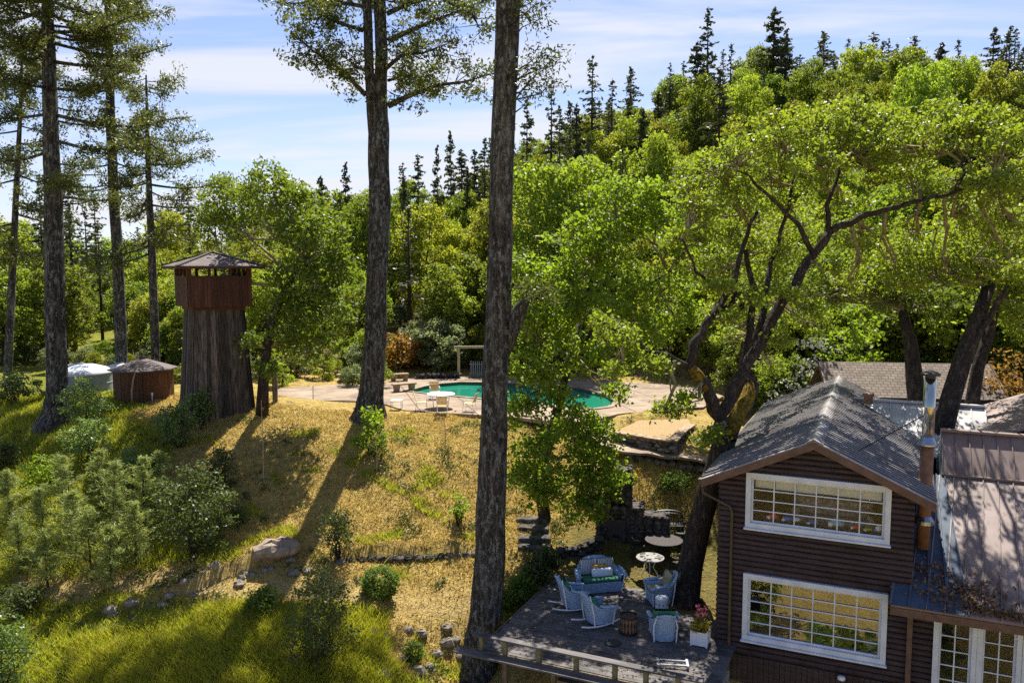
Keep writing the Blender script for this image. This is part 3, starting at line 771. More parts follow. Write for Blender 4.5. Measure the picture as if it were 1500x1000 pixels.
def far_broad(seed, Ht, W, mt, nlobe=9, ls=(.30, .2), dens=20, nl=20, cr=.24, tall=1.0, lowest=.22):
    global rng; keep = rng; rng = np.random.default_rng(seed)
    lob = []
    for i in range(nlobe):
        f = (i + .5) / nlobe; z = Ht * (lowest + (.88 - lowest) * f); rr = W / 2 * (.62 * math.sin(math.pi * (.18 + .72 * f)) + .1)
        a = i * 2.4 + rng.uniform(-.5, .5); r = W * rng.uniform(.17, .26)
        lob.append((np.array((math.cos(a) * rr, math.sin(a) * rr, z)), (r, r, r * .85 * tall)))
    cl = lobes_to_clusters(lob, dens); mb = MB()
    tr = [Vector((0, 0, -1)), Vector((rng.normal() * .2, rng.normal() * .2, Ht * .25)), Vector((rng.normal() * .5, rng.normal() * .5, Ht * .55))]
    mb.tube(tr, [Ht * .028, Ht * .02, Ht * .012], 8)
    for c, r in lob: mb.tube(wander(tr[1].lerp(tr[2], rng.random()), c, 3, .07), [.13, .09, .06, .03], 5)
    t = thing('tree', '', 'tree'); mb.build('trunk', M['oak_bark'], t, smooth=True)
    quadmesh('crown', leafquads(clump(cl, nl, cr), *ls), M[mt], t)
    rng = keep; return t
# ---------------------------------------------------------------- watchtower
tc_ = Vector((-14.45, 39.0, 4.0)); tr_ = R(33)
tw = thing('watchtower', 'tall wooden lookout tower with flared weathered plank base and open roofed cabin', 'tower', tc_, tr_)
def plankwall(mb, a, b, z0, z1, wd, thick, lean=(0, 0), jit=.02, zj=.0, n_out=None, rnd=random.Random(3)):
    """vertical boards from a to b (plan), top edge at a+lean.."""
    a, b = Vector((*a, 0)), Vector((*b, 0)); L = (b - a).length; n = max(1, round(L / wd)); d = (b - a) / n; o = Vector((d.y, -d.x, 0)).normalized()
    at_, bt_ = a + Vector((*lean[0], 0)), b + Vector((*lean[1], 0)); dt = (bt_ - at_) / n
    for i in range(n):
        k = rnd.uniform(0, jit); th = thick
        p0, p1 = a + d * i + d * .02, a + d * (i + 1) - d * .02; q0, q1 = at_ + dt * i + dt * .02, at_ + dt * (i + 1) - dt * .02
        za, zb_ = z0 - rnd.uniform(0, zj), z1 + rnd.uniform(-zj, zj) * .3
        V = []
        for (pp, z) in ((p0, za), (p1, za), (q1, zb_), (q0, zb_)):
            V.append(pp + o * k + Vector((0, 0, z)))
        V += [p + o * th for p in V]
        mb.add(V, [(0, 1, 2, 3), (7, 6, 5, 4), (0, 4, 5, 1), (1, 5, 6, 2), (2, 6, 7, 3), (3, 7, 4, 0)])
cb = 1.435; bt, bb = 1.10, 1.44
sq = lambda h: [(-h, -h), (h, -h), (h, h), (-h, h)]
mb = MB()
T_, B_ = sq(bt), sq(bb)
for i in range(4):
    a, b2 = B_[i], B_[(i + 1) % 4]; at2, bt2 = T_[i], T_[(i + 1) % 4]
    plankwall(mb, a, b2, -.4, 5.15, .17, .035, ((at2[0] - a[0], at2[1] - a[1]), (bt2[0] - b2[0], bt2[1] - b2[1])), .05, .05)
mb.build('plank_base', M['plank'], tw)
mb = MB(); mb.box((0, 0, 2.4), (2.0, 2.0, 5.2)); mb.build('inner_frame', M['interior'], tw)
mb = MB()      # loose flared boards at the foot of the right-hand side
rr = random.Random(5)
for i in range(7):
    x = 1.38 + .02 * i; y = -1.2 + i * .36; mb.bar((x + .10, y, -.4), (x - .12 + rr.uniform(-.03, .03), y + .05, 1.9 + rr.uniform(-.3, .5)), .16, .03, up=(1, 0, 0))
mb.build('foot_board', M['plank'], tw)
mb = MB(); Q = sq(cb)
for i in range(4): plankwall(mb, Q[i], Q[(i + 1) % 4], 5.18, 6.55, .145, .03, ((0, 0), (0, 0)), .012, .015)
mb.build('parapet', M['red_plank'], tw)
mb = MB()
for i in range(4):
    a, b2 = Q[i], Q[(i + 1) % 4]; mb.bar((*a, 6.58), (*b2, 6.58), .12, .05)
mb.build('parapet_rail', M['red_plank'], tw)
mb = MB(); mb.box((0, 0, 5.24), (2.82, 2.82, .12)); mb.box((0, 0, 5.1), (2.42, 2.42, .2)); mb.build('cabin_floor', M['red_plank'], tw)
for x, y in ((-1, -1), (1, -1), (1, 1), (-1, 1), (-.33, -1), (.36, -1), (.33, 1), (-.33, 1), (-1, .33), (-1, -.33), (1, .3), (1, -.33)):
    s = .2 if abs(x) == 1 and abs(y) == 1 else .12
    p = MB(); p.box((x * 1.36, y * 1.36, 6.82), (s, s, .55)); p.build('post', M['red_plank'], tw)
e = 1.96; za, zt = 7.03, 7.70
mb = MB()
E4 = [Vector((x, y, za)) for x, y in sq(e)]; ap = Vector((0, 0, zt))
for i in range(4): mb.prism([E4[i], E4[(i + 1) % 4], ap], (0, 0, .05))
rf = uvproj(mb.build('roof', M['shingle'], tw))
mb = MB()
for i in range(4):
    mb.bar(E4[i] + Vector((0, 0, .07)), ap + Vector((0, 0, .075)), .2, .03); 
mb.build('hip_cap', M['shingle'], rf)
mb = MB()
for i in range(4): mb.bar(E4[i] + Vector((0, 0, -.03)), E4[(i + 1) % 4] + Vector((0, 0, -.03)), .04, .1)
mb.build('eave_board', M['red_plank'], rf)
mb = MB(); b_ = gp(403, 588); t = thing('wooden_post', 'plain two board wooden post standing beside the tall tower', 'post', b_)
mb.box((-.06, 0, .9), (.1, .12, 2.2)); mb.build('board', M['old_wood'], t); mb = MB(); mb.box((.07, .02, .95), (.1, .12, 2.3)); mb.build('board', M['old_wood'], t)
mb = MB(); q = gp(266, 598); mb.bar(q + Vector((-.25, 0, -.1)), q + Vector((.25, .4, 1.7)), .12, .03); o = mb.build('leaning_board', M['plank']); tag(o, 'grey board propped against the left foot of the lookout tower', 'board')

# ---------------------------------------------------------------- shed and tanks
sb = gp(196, 590); sb = Vector((sb.x, sb.y + 1.2, sb.z - .1))
sh_ = thing('shed', 'small brown eight sided plank shed with shingled roof', 'shed', sb)
mb = MB(); n8 = 8; rs = 1.42
oct_ = [(rs * math.cos(2 * math.pi * (i + .5) / 8), rs * math.sin(2 * math.pi * (i + .5) / 8)) for i in range(8)]
for i in range(8): plankwall(mb, oct_[i], oct_[(i + 1) % 8], -.3, 1.72, .18, .03, ((0, 0), (0, 0)), .01, .01)
mb.build('wall', M['shed_plank'], sh_)
mb = MB(); o8 = [Vector((rs * 1.2 * math.cos(2 * math.pi * (i + .5) / 8), rs * 1.2 * math.sin(2 * math.pi * (i + .5) / 8), 1.68)) for i in range(8)]
for i in range(8): mb.prism([o8[i], o8[(i + 1) % 8], Vector((0, 0, 2.22))], (0, 0, .06))
rf = uvproj(mb.build('roof', M['shingle'], sh_)); mb = MB(); mb.lathe([(.16, 2.2), (.14, 2.34), (.02, 2.38)], n=8); mb.build('roof_cap', M['shingle'], rf)
def tank(u, v, d, r, h, label):
    b_ = P(u, v, d); b_.z = H1(b_.x, b_.y) - .1; t = thing('water_tank', label, 'tank', b_)
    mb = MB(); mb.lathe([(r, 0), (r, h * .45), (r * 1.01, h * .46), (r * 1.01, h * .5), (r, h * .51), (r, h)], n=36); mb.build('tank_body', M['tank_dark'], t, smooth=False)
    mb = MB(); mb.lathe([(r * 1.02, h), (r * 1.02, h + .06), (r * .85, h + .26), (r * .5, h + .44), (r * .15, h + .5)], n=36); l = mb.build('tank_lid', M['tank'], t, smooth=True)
    mb = MB(); mb.lathe([(.22, h + .48), (.22, h + .56), (.05, h + .57)], n=16); mb.build('hatch', M['tank_dark'], l)
b0 = P(118, 560, 44); zt0 = P(118, 533, 44).z
tank(118, 560, 44, 1.62, zt0 - .5 - H1(b0.x, b0.y) + .1, 'pale grey domed water tank between the big trunk and the brown shed')
b0 = P(176, 560, 47.5); zt0 = P(176, 532, 47.5).z
tank(176, 560, 47.5, .95, zt0 - .5 - H1(b0.x, b0.y) + .1, 'smaller grey tank top just showing behind the shed roof')
b_ = gp(198, 588); b_.y -= .35; t = thing('bare_sapling', 'leafless forked sapling with tan bark leaning in front of the shed', 'tree', b_)
mb = MB(); mb.tube([(0, 0, -.2), (.02, 0, .6), (.12, 0, 1.2), (.24, 0, 1.55)], [.055, .05, .045, .04], 7); mb.tube([(.22, 0, 1.5), (.6, .05, 1.9), (1.0, .1, 2.15)], [.04, .03, .015], 6); mb.tube([(.22, 0, 1.5), (.33, 0, 2.0), (.45, 0, 2.6)], [.035, .025, .012], 6)
mb.tube([(.33, 0, 2.0), (.15, .1, 2.35), (.1, .1, 2.7)], [.02, .012, .006], 5); mb.build('trunk', M['bone_wood'], t, smooth=True)
b_ = gp(223, 587); t = thing('standpipe', 'short white standpipe in the ground by the shed corner', 'pipe', b_); mb = MB(); mb.lathe([(.035, -.2), (.035, .3)], n=10); mb.build('pipe', M['white_paint'], t); mb = MB(); mb.lathe([(.06, .3), (.06, .38), (.02, .42)], n=10); mb.build('cap', M['white_paint'], t)

# ---------------------------------------------------------------- house (local frame: x along the front, y into the house)
hs = thing('cabin', 'two storey brown log cabin with gabled metal roof and white gridded windows', 'house', HO, HA)
W_, RT, RS = 5.05, 6.22, (6.22 - 4.86) / 2.98      # wall width, ridge height, roof fall
cx0 = W_ / 2
roofz = lambda x: RT - RS * abs(x - cx0)
def logs(mb, spans, z0, z1, y=0, h=.155, axis='x', ymax=None):
    """stacked half logs; spans(z)-> list of (a,b) along the wall"""
    z = z0
    while z < z1:
        for a, b2 in spans(z + h / 2):
            if b2 - a < .03: continue
            V = []
            for e_ in (a, b2):
                for k in range(6):
                    an = math.pi * (k / 5) - math.pi / 2
                    out, zz_ = math.cos(an) * .065, z + h / 2 + math.sin(an) * h / 2
                    V.append((e_, y - out, zz_) if axis == 'x' else (y - out, e_, zz_))
            F = [(k, k + 6, k + 7, k + 1) for k in range(5)] + [tuple(range(6)), tuple(range(6, 12))[::-1]]
            mb.add(V, F)
        z += h
wins = [(.73, 4.48, 3.58, 5.17), (.72, 4.50, .26, 2.22)]
def front_spans(z):
    lim = 5.05
    a, b2 = 0, lim
    if z > 4.86:
        k = (RT - .06 - z) / RS; a, b2 = max(a, cx0 - k), min(b2, cx0 + k)
    for x0, x1, za_, zb2 in wins:
        if za_ - .04 < z < zb2 + .04: return [(a, x0), (x1, b2)]
    return [(a, b2)]
mb = MB(); logs(mb, front_spans, -.22, RT - .1, 0)
logs(mb, lambda z: [(0, 12.5)], -.22, 4.85, 0, axis='y'); mb.build('log_wall', M['log'], hs)
mb = MB()     # wall core behind the logs, with the two openings left free
for x0, x1, z0, z1 in ((0.002, .73, -.3, 4.8), (4.5, W_ - .002, -.3, 4.8), (.73, 4.5, -.3, .26), (.73, 4.5, 2.22, 3.58)):
    mb.box(((x0 + x1) / 2, .075, (z0 + z1) / 2), (x1 - x0, .14, z1 - z0))
mb.prism([(.73, .005, 5.17), (4.5, .005, 5.17), (cx0 + .95, .005, 5.75), (cx0, .005, RT - .1), (cx0 - .95, .005, 5.75)], (0, .14, 0))
mb.prism([(.02, .005, 4.8), (.73, .005, 4.8), (.73, .005, 5.30), (.02, .005, 4.95)], (0, .14, 0)); mb.prism([(4.5, .005, 4.8), (5.03, .005, 4.8), (5.03, .005, 4.95), (4.5, .005, 5.25)], (0, .14, 0))
mb.box((.075, 6.35, 2.25), (.14, 12.4, 5.1)); mb.box((W_ - .075, 6.35, 2.25), (.14, 12.4, 5.1)); mb.box((cx0, 13.8, 2.4), (W_ - .01, .14, 4.8)); mb.build('wall_core', M['log'], hs)
mb = MB()
for i in range(34):
    x0 = .01 + i * .148; mb.box((x0 + .072, -.035, -1.25), (.138, .05 + .008 * (i % 3), 2.0))
mb.build('skirting_board', M['log'], hs)
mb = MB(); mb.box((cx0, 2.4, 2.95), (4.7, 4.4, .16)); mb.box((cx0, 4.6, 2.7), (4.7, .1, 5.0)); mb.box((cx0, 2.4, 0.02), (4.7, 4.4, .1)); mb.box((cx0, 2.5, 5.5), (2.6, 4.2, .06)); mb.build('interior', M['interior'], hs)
def window(x0, x1, z0, z1, nx_, nz, y=0, gl='glass', sash=.07, parent=None, fw=.14):
    f = MB(); d = .15
    f.box(((x0 + x1) / 2, y - .05, z1 - fw / 2), (x1 - x0, d, fw)); f.box(((x0 + x1) / 2, y - .05, z0 + fw / 2), (x1 - x0, d, fw))
    f.box((x0 + fw / 2, y - .05, (z0 + z1) / 2), (fw, d, z1 - z0 - 2 * fw)); f.box((x1 - fw / 2, y - .05, (z0 + z1) / 2), (fw, d, z1 - z0 - 2 * fw))
    for x_ in (x0 + fw + .03, x1 - fw - .03): f.box((x_, y - .015, (z0 + z1) / 2), (.06, .05, z1 - z0 - 2 * fw))
    for z_ in (z0 + fw + .03, z1 - fw - .03): f.box(((x0 + x1) / 2, y - .015, z_), (x1 - x0 - 2 * fw - .12, .05, .06))
    f.box(((x0 + x1) / 2, y - .10, z0 - .025), (x1 - x0 + .06, .2, .05))
    fr = f.build('window', M['trim'], parent or hs); a, b2, c_, d_ = x0 + fw + .06, x1 - fw - .06, z0 + fw + .06, z1 - fw - .06
    mm = MB()
    for i in range(1, nx_): x_ = a + (b2 - a) * i / nx_; mm.box((x_, y - .012, (c_ + d_) / 2), (.032, .03, d_ - c_))
    for j in range(1, nz):
        z_ = c_ + (d_ - c_) * j / nz
        for i in range(nx_):
            xa, xb = a + (b2 - a) * i / nx_ + (.016 if i else 0), a + (b2 - a) * (i + 1) / nx_ - (.016 if i < nx_ - 1 else 0)
            mm.box(((xa + xb) / 2, y - .012, z_), (xb - xa, .028, .03))
    mm.build('glazing_bar', M['trim'], fr)
    g = MB(); g.add([(a, y + .012, c_), (b2, y + .012, c_), (b2, y + .012, d_), (a, y + .012, d_)], [(0, 1, 2, 3)]); g.build('pane', M[gl], fr)
    return fr
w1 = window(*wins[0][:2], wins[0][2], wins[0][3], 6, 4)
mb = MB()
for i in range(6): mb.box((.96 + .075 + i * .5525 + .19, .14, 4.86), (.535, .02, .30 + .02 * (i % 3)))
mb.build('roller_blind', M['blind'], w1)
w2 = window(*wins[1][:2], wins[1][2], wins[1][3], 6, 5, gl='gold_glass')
# roof of the gable
def rib_slope(mb, xa, za_, xb, zb_, y0, y1, pitch=.27, amp=.05, under=.05):
    n = int((y1 - y0) / pitch); d = Vector((xb - xa, 0, zb_ - za_)); nn = Vector((-d.z, 0, d.x)).normalized()
    if nn.z < 0: nn = -nn
    prof = [(0, 0), (.55, 0), (.68, 1), (.87, 1)]; A, B = [], []
    for i in range(n):
        for s_, hh in prof:
            y = y0 + (i + s_) * pitch; A.append(Vector((xa, y, za_)) + nn * hh * amp); B.append(Vector((xb, y, zb_)) + nn * hh * amp)
    mb.grid([A, [a.lerp(b2, .5) for a, b2 in zip(A, B)], B]); k0 = len(mb.m) - 2 * (len(A) - 1)
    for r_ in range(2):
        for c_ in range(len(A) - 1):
            if c_ % 4 in (1, 3): mb.m[k0 + r_ * (len(A) - 1) + c_] = 1  # rib flanks take the darker tone, setting off the ribs
    mb.prism([Vector((xa, y0, za_)) - nn * .004, Vector((xa, y1, za_)) - nn * .004, Vector((xb, y1, zb_)) - nn * .004, Vector((xb, y0, zb_)) - nn * .004], -nn * under)
OV, F0, F1 = .48, -.42, 14.2
xl, xr = -OV, W_ + OV; zl = roofz(xl) + .07; zr_ = roofz(xr) + .07; zp = RT + .07
for s_, (xa, za_, xb, zb_) in enumerate(((xl, zl, cx0, zp), (cx0, zp, xr, zr_))):
    mb = MB(); rib_slope(mb, xa, za_, xb, zb_, F0, F1); ro = mb.build('roof_slope', [M['metal_roof'], M['rib_dark']], hs)
    if s_ == 0: roL = ro
mb = MB(); mb.prism([(cx0 - .24, F0 - .03, zp - .085), (cx0, F0 - .03, zp + .05), (cx0 + .24, F0 - .03, zp - .085), (cx0, F0 - .03, zp + .035)], (0, F1 - F0 + .06, 0)); mb.build('ridge_cap', M['metal_roof'], hs)
for xa, za_, xb, zb_ in ((xl, zl, cx0, zp), (xr, zr_, cx0, zp)):
    mb = MB(); mb.prism([(xa, F0 - .025, za_ - .02), (xb, F0 - .025, zb_ - .02), (xb, F0 - .025, zb_ - .24), (xa, F0 - .025, za_ - .24)], (0, .035, 0)); mb.build('barge_board', M['fascia'], hs)
    mb = MB(); mb.prism([(xa + (.05 if xa < 1 else -.05), F0 + .02, za_ - .05), (xb, F0 + .02, zb_ - .07), (xb, F0 + .02, zb_ - .11), (xa + (.05 if xa < 1 else -.05), F0 + .02, za_ - .09)], (0, .40, 0)); mb.build('soffit', M['log'], hs)
mb = MB(); mb.box((xl - .03, (F0 + F1) / 2, zl - .07), (.12, F1 - F0, .12)); mb.build('gutter', M['gutter'], hs)
mb = MB(); mb.tube([(xl - .03, -.2, zl - .12), (xl + .02, -.2, zl - .45), (.30, -.13, 4.12), (.36, -.13, 3.95), (.36, -.13, 2), (.36, -.13, -2)], .045, 8); mb.build('downspout', M['gutter'], hs)
# cross roof behind, low front roof, raised roof to the right
def seam_roof(mb, pts, n, amp=.035, thick=.08):
    """pts: a,b low edge left/right; c,d high edge right/left"""
    a, b2, c_, d_ = [Vector(p) for p in pts]; nn = (b2 - a).cross(d_ - a).normalized()
    mb.prism([a, b2, c_, d_], -nn * thick)
    for i in range(n + 1):
        t_ = i / n; p, q = a.lerp(b2, t_), d_.lerp(c_, t_); mb.bar(p + nn * amp / 2, q + nn * amp / 2, .03, amp, up=nn)
EZ, BZ, BY, TZ, TY = 2.20, 4.56, 4.45, 5.74, 5.72
mb = MB(); seam_roof(mb, [(4.55, -.72, EZ), (12.5, -.72, EZ), (12.5, BY, BZ), (5.12, BY, BZ)], 19)
lr = mb.build('lower_roof', M['pan_roof'], hs)
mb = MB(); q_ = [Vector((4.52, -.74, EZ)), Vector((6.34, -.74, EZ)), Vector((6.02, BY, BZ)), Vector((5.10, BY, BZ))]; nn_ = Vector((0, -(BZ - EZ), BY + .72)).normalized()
mb.prism([p + nn_ * .012 for p in q_], -nn_ * .008)  # thin navy sheet: the gable's cast shadow put into colour on the lower roof
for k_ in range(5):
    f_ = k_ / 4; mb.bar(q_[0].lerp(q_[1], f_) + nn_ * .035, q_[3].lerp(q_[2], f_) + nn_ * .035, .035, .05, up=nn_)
mb.build('house_shadow_sheet', M['roof_shadow_navy'], lr)
mb = MB(); seam_roof(mb, [(5.98, BY + .02, BZ + .05), (12.5, BY + .02, BZ + .05), (12.5, TY, TZ), (5.98, TY, TZ)], 17); seam_roof(mb, [(12.5, TY * 2 - BY, BZ), (5.98, TY * 2 - BY, BZ), (5.98, TY, TZ), (12.5, TY, TZ)], 17)
mb.box((9.24, BY + .02, BZ + .04), (6.6, .12, .06)); mb.bar((5.95, TY, TZ + .03), (12.5, TY, TZ + .03), .26, .07)
mb.build('upper_roof', M['pan_roof'], hs)
mb = MB(); mb.prism([(5.94, BY, BZ - .3), (5.94, TY, TZ + .02), (5.94, TY * 2 - BY, BZ - .3)], (.03, 0, 0)); mb.build('roof_end', M['tank_dark'], hs)
mb = MB(); seam_roof(mb, [(3.2, 7.2, 4.55), (7.6, 7.2, 4.55), (7.6, 10, 5.95), (3.2, 10, 5.95)], 10); seam_roof(mb, [(7.6, 12.8, 4.55), (3.2, 12.8, 4.55), (3.2, 10, 5.95), (7.6, 10, 5.95)], 10); mb.bar((3.2, 10, 5.98), (7.6, 10, 5.98), .24, .07); mb.build('cross_roof', M['metal_roof'], hs)
mb = MB(); mb.lathe([(.16, 5.9), (.16, 6.2), (.2, 6.2), (.2, 6.3), (.04, 6.34)], (3.75, 9.4, 0), 14); mb.build('vent_pipe', M['rust'], hs)
mb = MB(); mb.box((8.6, -.70, EZ - .17), (8.1, .05, .2)); mb.build('eave_board', M['fascia'], hs)
mb = MB(); mb.prism([(4.58, -.68, EZ - .1), (4.58, -.1, EZ - .1), (12.5, -.1, EZ - .1), (12.5, -.68, EZ - .1)], (0, 0, -.04)); mb.build('soffit', M['log'], hs)
# wing wall, its corner post and long window
mb = MB(); logs(mb, lambda z: [(5.12, 5.62)] if -1.2 < z < 1.92 else [(5.12, 12.5)], -1.7, 2.1, .08); logs(mb, lambda z: [(5.05, 12.5)], 4.0, 4.1, 3.9); mb.box((8.8, 4.2, 1.4), (7.4, .1, 5.4)); mb.box((12.4, 2.1, 1), (.1, 4.1, 3)); mb.build('log_wall', M['log'], hs)
mb = MB(); mb.box((8.9, .17, 2.0), (6.8, .1, .16)); mb.box((5.32, .17, .3), (.55, .1, 4)); mb.build('wall_core', M['log'], hs)
mb = MB(); mb.box((5.05, -.12, 0.0), (.13, .13, 4.0)); mb.box((4.95, -.2, 1.95), (.09, .12, .22)); mb.build('corner_post', M['fascia'], hs)
x = 5.62
for i in range(4):
    fr = window(x, x + 1.02, -1.3, 1.88, 2, 7, .08, 'glass', fw=.13); x += 1.0
mb = MB(); mb.lathe([(.03, -.06), (.09, -.05), (.11, 0), (.09, .05), (.03, .06)], (0, 0, 0), 16); o = mb.build('wall_lamp', M['white_paint'], hs, smooth=True); o.location = (3.42, -.13, -.33)
mb = MB()     # old leaf litter lying in the valley and on the eave
pp = np.concatenate([np.stack([rng.normal(6.35, .55, 700), rng.normal(-.1, .28, 700)], 1), np.stack([rng.uniform(6.2, 9.5, 700), -.66 + np.abs(rng.normal(0, .16, 700))], 1), np.stack([rng.normal(5.45, .35, 160), rng.normal(.5, .25, 160)], 1)])
pp = pp[(pp[:, 1] > -.7)]
cc = np.stack([pp[:, 0], pp[:, 1], EZ + (pp[:, 1] + .72) * (BZ - EZ) / (BY + .72) + .03 + rng.random(len(pp)) * .05], 1)
lo = quadmesh('leaf_litter', leafquads(cc, .11, .06, 1.2), M['litter'])
lo.location = HO; lo.rotation_euler = (0, 0, HA); tag(lo, 'brown dead leaves heaped along the eave of the lower metal roof', 'leaf litter', kind='stuff')
# flue
fl = thing('stove_flue', 'shiny metal stove flue with rusty lower pipe beside the gable roof', 'chimney', HW(5.34, 1.25, 0), HA)
mb = MB(); mb.lathe([(.17, 3.2), (.17, 6.1)], n=20); mb.build('lower_pipe', M['rust'], fl, smooth=True)
mb = MB(); mb.lathe([(.24, 6.1), (.24, 6.14), (.16, 6.34)], n=20); mb.build('storm_collar', M['steel'], fl); mb = MB(); mb.lathe([(.26, 3.9), (.26, 4.0), (.17, 4.12)], n=20); mb.build('storm_collar', M['steel'], fl, smooth=False)
mb = MB(); mb.lathe([(.155, 6.3), (.155, 7.16), (.158, 7.165), (.155, 7.17), (.155, 7.95)], n=28); mb.build('chrome_pipe', M['chrome'], fl, smooth=True)
mb = MB(); mb.lathe([(.13, 7.9), (.13, 8.02), (.25, 8.03), (.25, 8.09), (.06, 8.17)], n=20); mb.build('cap', M['black_metal'], fl)
for q in ((3.75, 1.7), (3.6, .9)):
    mb = MB(); mb.tube([(0, 0, 7.0), (q[0] - 5.34, q[1] - 1.25, roofz(q[0]) + .12)], .014, 6); mb.build('stay_rod', M['black_metal'], fl)
# things behind the panes
def inside_item(name, label, cat, lx, ly, z, fn):
    t = thing(name, label, cat, HW(lx, ly, z), HA); fn(t); return t
def sofa_(t):
    mb = MB(); mb.rbox((0, .15, .35), (2.1, .3, .75), b=.1); mb.build('backrest', M['floral'], t, smooth=True)
    mb = MB(); mb.rbox((0, -.2, .1), (1.8, .5, .3), b=.08); mb.build('seat', M['floral'], t, smooth=True)
    for s_ in (-1, 1): mb = MB(); mb.rbox((s_ * 1.0, -.1, .2), (.22, .7, .5), b=.08); mb.build('armrest', M['floral'], t, smooth=True)
inside_item('floral_sofa', 'flower patterned sofa back seen through the upper window', 'sofa', 3.0, 1.15, 3.62, sofa_)
def lump(col, sx_, sy_, sz_):
    def f(t):
        mb = MB(); mb.stone((0, 0, sz_), (sx_, sy_, sz_)); mb.stone((sx_ * .5, .03, sz_ * .8), (sx_ * .6, sy_ * .8, sz_ * .7)); mb.build('body', M[col], t, smooth=True)
        mb = MB(); mb.stone((-sx_ * .7, -.04, sz_ * .6), (sx_ * .4, sy_ * .6, sz_ * .6)); mb.build('flap', M['toy_white' if col != 'toy_white' else 'toy_blue'], t, smooth=True)
    return f
for lx, col, sz, lab in ((1.45, 'toy_red', (.16, .09, .09), 'red and white soft toy on the upper sill, left end'), (1.85, 'toy_blue', (.15, .1, .08), 'deep blue cushion on the upper sill beside the red toy'), (2.08, 'toy_white', (.1, .08, .08), 'small white bundle on the upper sill'), (2.52, 'toy_blue', (.16, .08, .05), 'flat blue striped cloth on the upper sill'), (3.12, 'toy_pale', (.20, .1, .12), 'large pale blue cushion on the upper sill'), (3.62, 'toy_red', (.12, .09, .07), 'red and white soft toy on the upper sill, right of the pale blue cushion'), (3.95, 'toy_green', (.12, .08, .05), 'yellow green soft toy on the upper sill'), (4.2, 'toy_white', (.12, .08, .1), 'white soft toy at the right end of the upper sill')):
    inside_item('soft_toy', lab, 'cushion' if 'cushion' in lab else 'toy', lx, .22, 3.80, lump(col, *sz))
def vase_(t):
    mb = MB(); mb.lathe([(.08, 0), (.14, .1), (.13, .2), (.06, .28), (.08, .32)], n=14); mb.build('body', M['vase'], t, smooth=True); mb = MB(); mb.lathe([(.07, .32), (.09, .335), (.07, .35)], n=14); mb.build('rim', M['vase'], t, smooth=True)
inside_item('vase', 'green vase in the right corner of the lower window', 'vase', 4.12, .2, .48, vase_)
# plinths that carry the sill things
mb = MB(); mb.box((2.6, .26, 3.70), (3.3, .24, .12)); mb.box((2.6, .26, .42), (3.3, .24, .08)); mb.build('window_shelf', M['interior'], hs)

# ---------------------------------------------------------------- building behind
bz = 3.0; bo = P(1345, 600, 33); bk = thing('outbuilding', 'brown log outbuilding with shingled roof behind the oak trunks', 'house', (bo.x, bo.y, bz), R(-9))
mb = MB(); logs(mb, lambda z: [(-3.1, 3.1)], -.6, 2.55, 0, .17); mb.box((0, 2.2, 1.0), (6.1, 4.2, 3.2)); mb.build('wall', M['log'], bk)
ez = P(1345, 603, 32.6).z - bz; rz_ = P(1345, 534, 35).z - bz
mb = MB(); mb.prism([(-3.5, -.5, ez), (3.5, -.5, ez), (3.5, 2.2, rz_), (-3.5, 2.2, rz_)], (0, 0, .07)); mb.prism([(3.5, 4.9, ez), (-3.5, 4.9, ez), (-3.5, 2.2, rz_), (3.5, 2.2, rz_)], (0, 0, .07)); uvproj(mb.build('roof', M['brown_shingle'], bk))
for s_ in (-1, 1):
    mb = MB(); mb.prism([(s_ * 3.0, 0, ez - .05), (s_ * 3.0, 2.2, rz_ - .02), (s_ * 3.0, 4.4, ez - .05), (s_ * 3.0, 4.4, 2.4), (s_ * 3.0, 0, 2.4)], (.1, 0, 0)); mb.build('gable', M['fascia'], bk)
    mb = MB(); mb.bar((s_ * 3.53, -.5, ez), (s_ * 3.53, 2.2, rz_), .05, .2); mb.build('barge_board', M['fascia'], bk)
mb = MB(); mb.box((.9, -.09, 1.4), (.9, .06, 1.0)); mb.build('window', M['fascia'], bk)
ro_ = P(1560, 655, 25); t = thing('wing_roof', 'corner of a low brown gable roof at the right edge beyond the raised roof', 'house', (ro_.x, ro_.y, ro_.z - 2.2), R(-24))
mb = MB(); mb.prism([(-2.2, 0, 2.2), (0, 0, 3.1), (0, 6, 3.1), (-2.2, 6, 2.2)], (0, 0, .08)); mb.prism([(2.2, 6, 2.2), (0, 6, 3.1), (0, 0, 3.1), (2.2, 0, 2.2)], (0, 0, .08)); mb.build('roof', M['pan_roof'], t)
mb = MB(); mb.box((0, 3, .8), (3.8, 5.6, 2.8)); mb.build('wall', M['log'], t)

# ---------------------------------------------------------------- deck
dk = thing('deck', 'weathered grey board deck in front of the sitting area beside the house', 'deck', HO, HA)
mb = MB(); rr = random.Random(8); y = -3.3
while y < 2.75:
    x1 = -.12 if y < 1.4 else -2.3; x0 = -6.15 + rr.uniform(-.03, .03)
    cuts = sorted([x0, x1] + [rr.uniform(x0, x1) for _ in range(1)])
    if y < -.02: cuts[-1] = .55
    for a, b2 in zip(cuts, cuts[1:]):
        if b2 - a > .1: mb.box(((a + b2) / 2, y + .068, -.02 + rr.uniform(-.004, .004)), (b2 - a - .006, .132, .035))
    y += .14
mb.build('deck_boards', M['deck'], dk)
mb = MB(); mb.box((-3.0, -3.36, -.13), (7.6, .05, .24)); mb.box((-6.22, -.3, -.13), (.05, 6.0, .22))
for i in range(9): mb.box((-6.0 + i * .8, -1.2, -.15), (.06, 4.1, .2))
mb.build('joist_frame', M['old_wood'], dk)
for x in (-5.4, -3.9, -2.1, -.4): mb = MB(); mb.box((x, -3.2, -1.6), (.13, .13, 2.7)); mb.build('deck_post', M['old_wood'], dk)
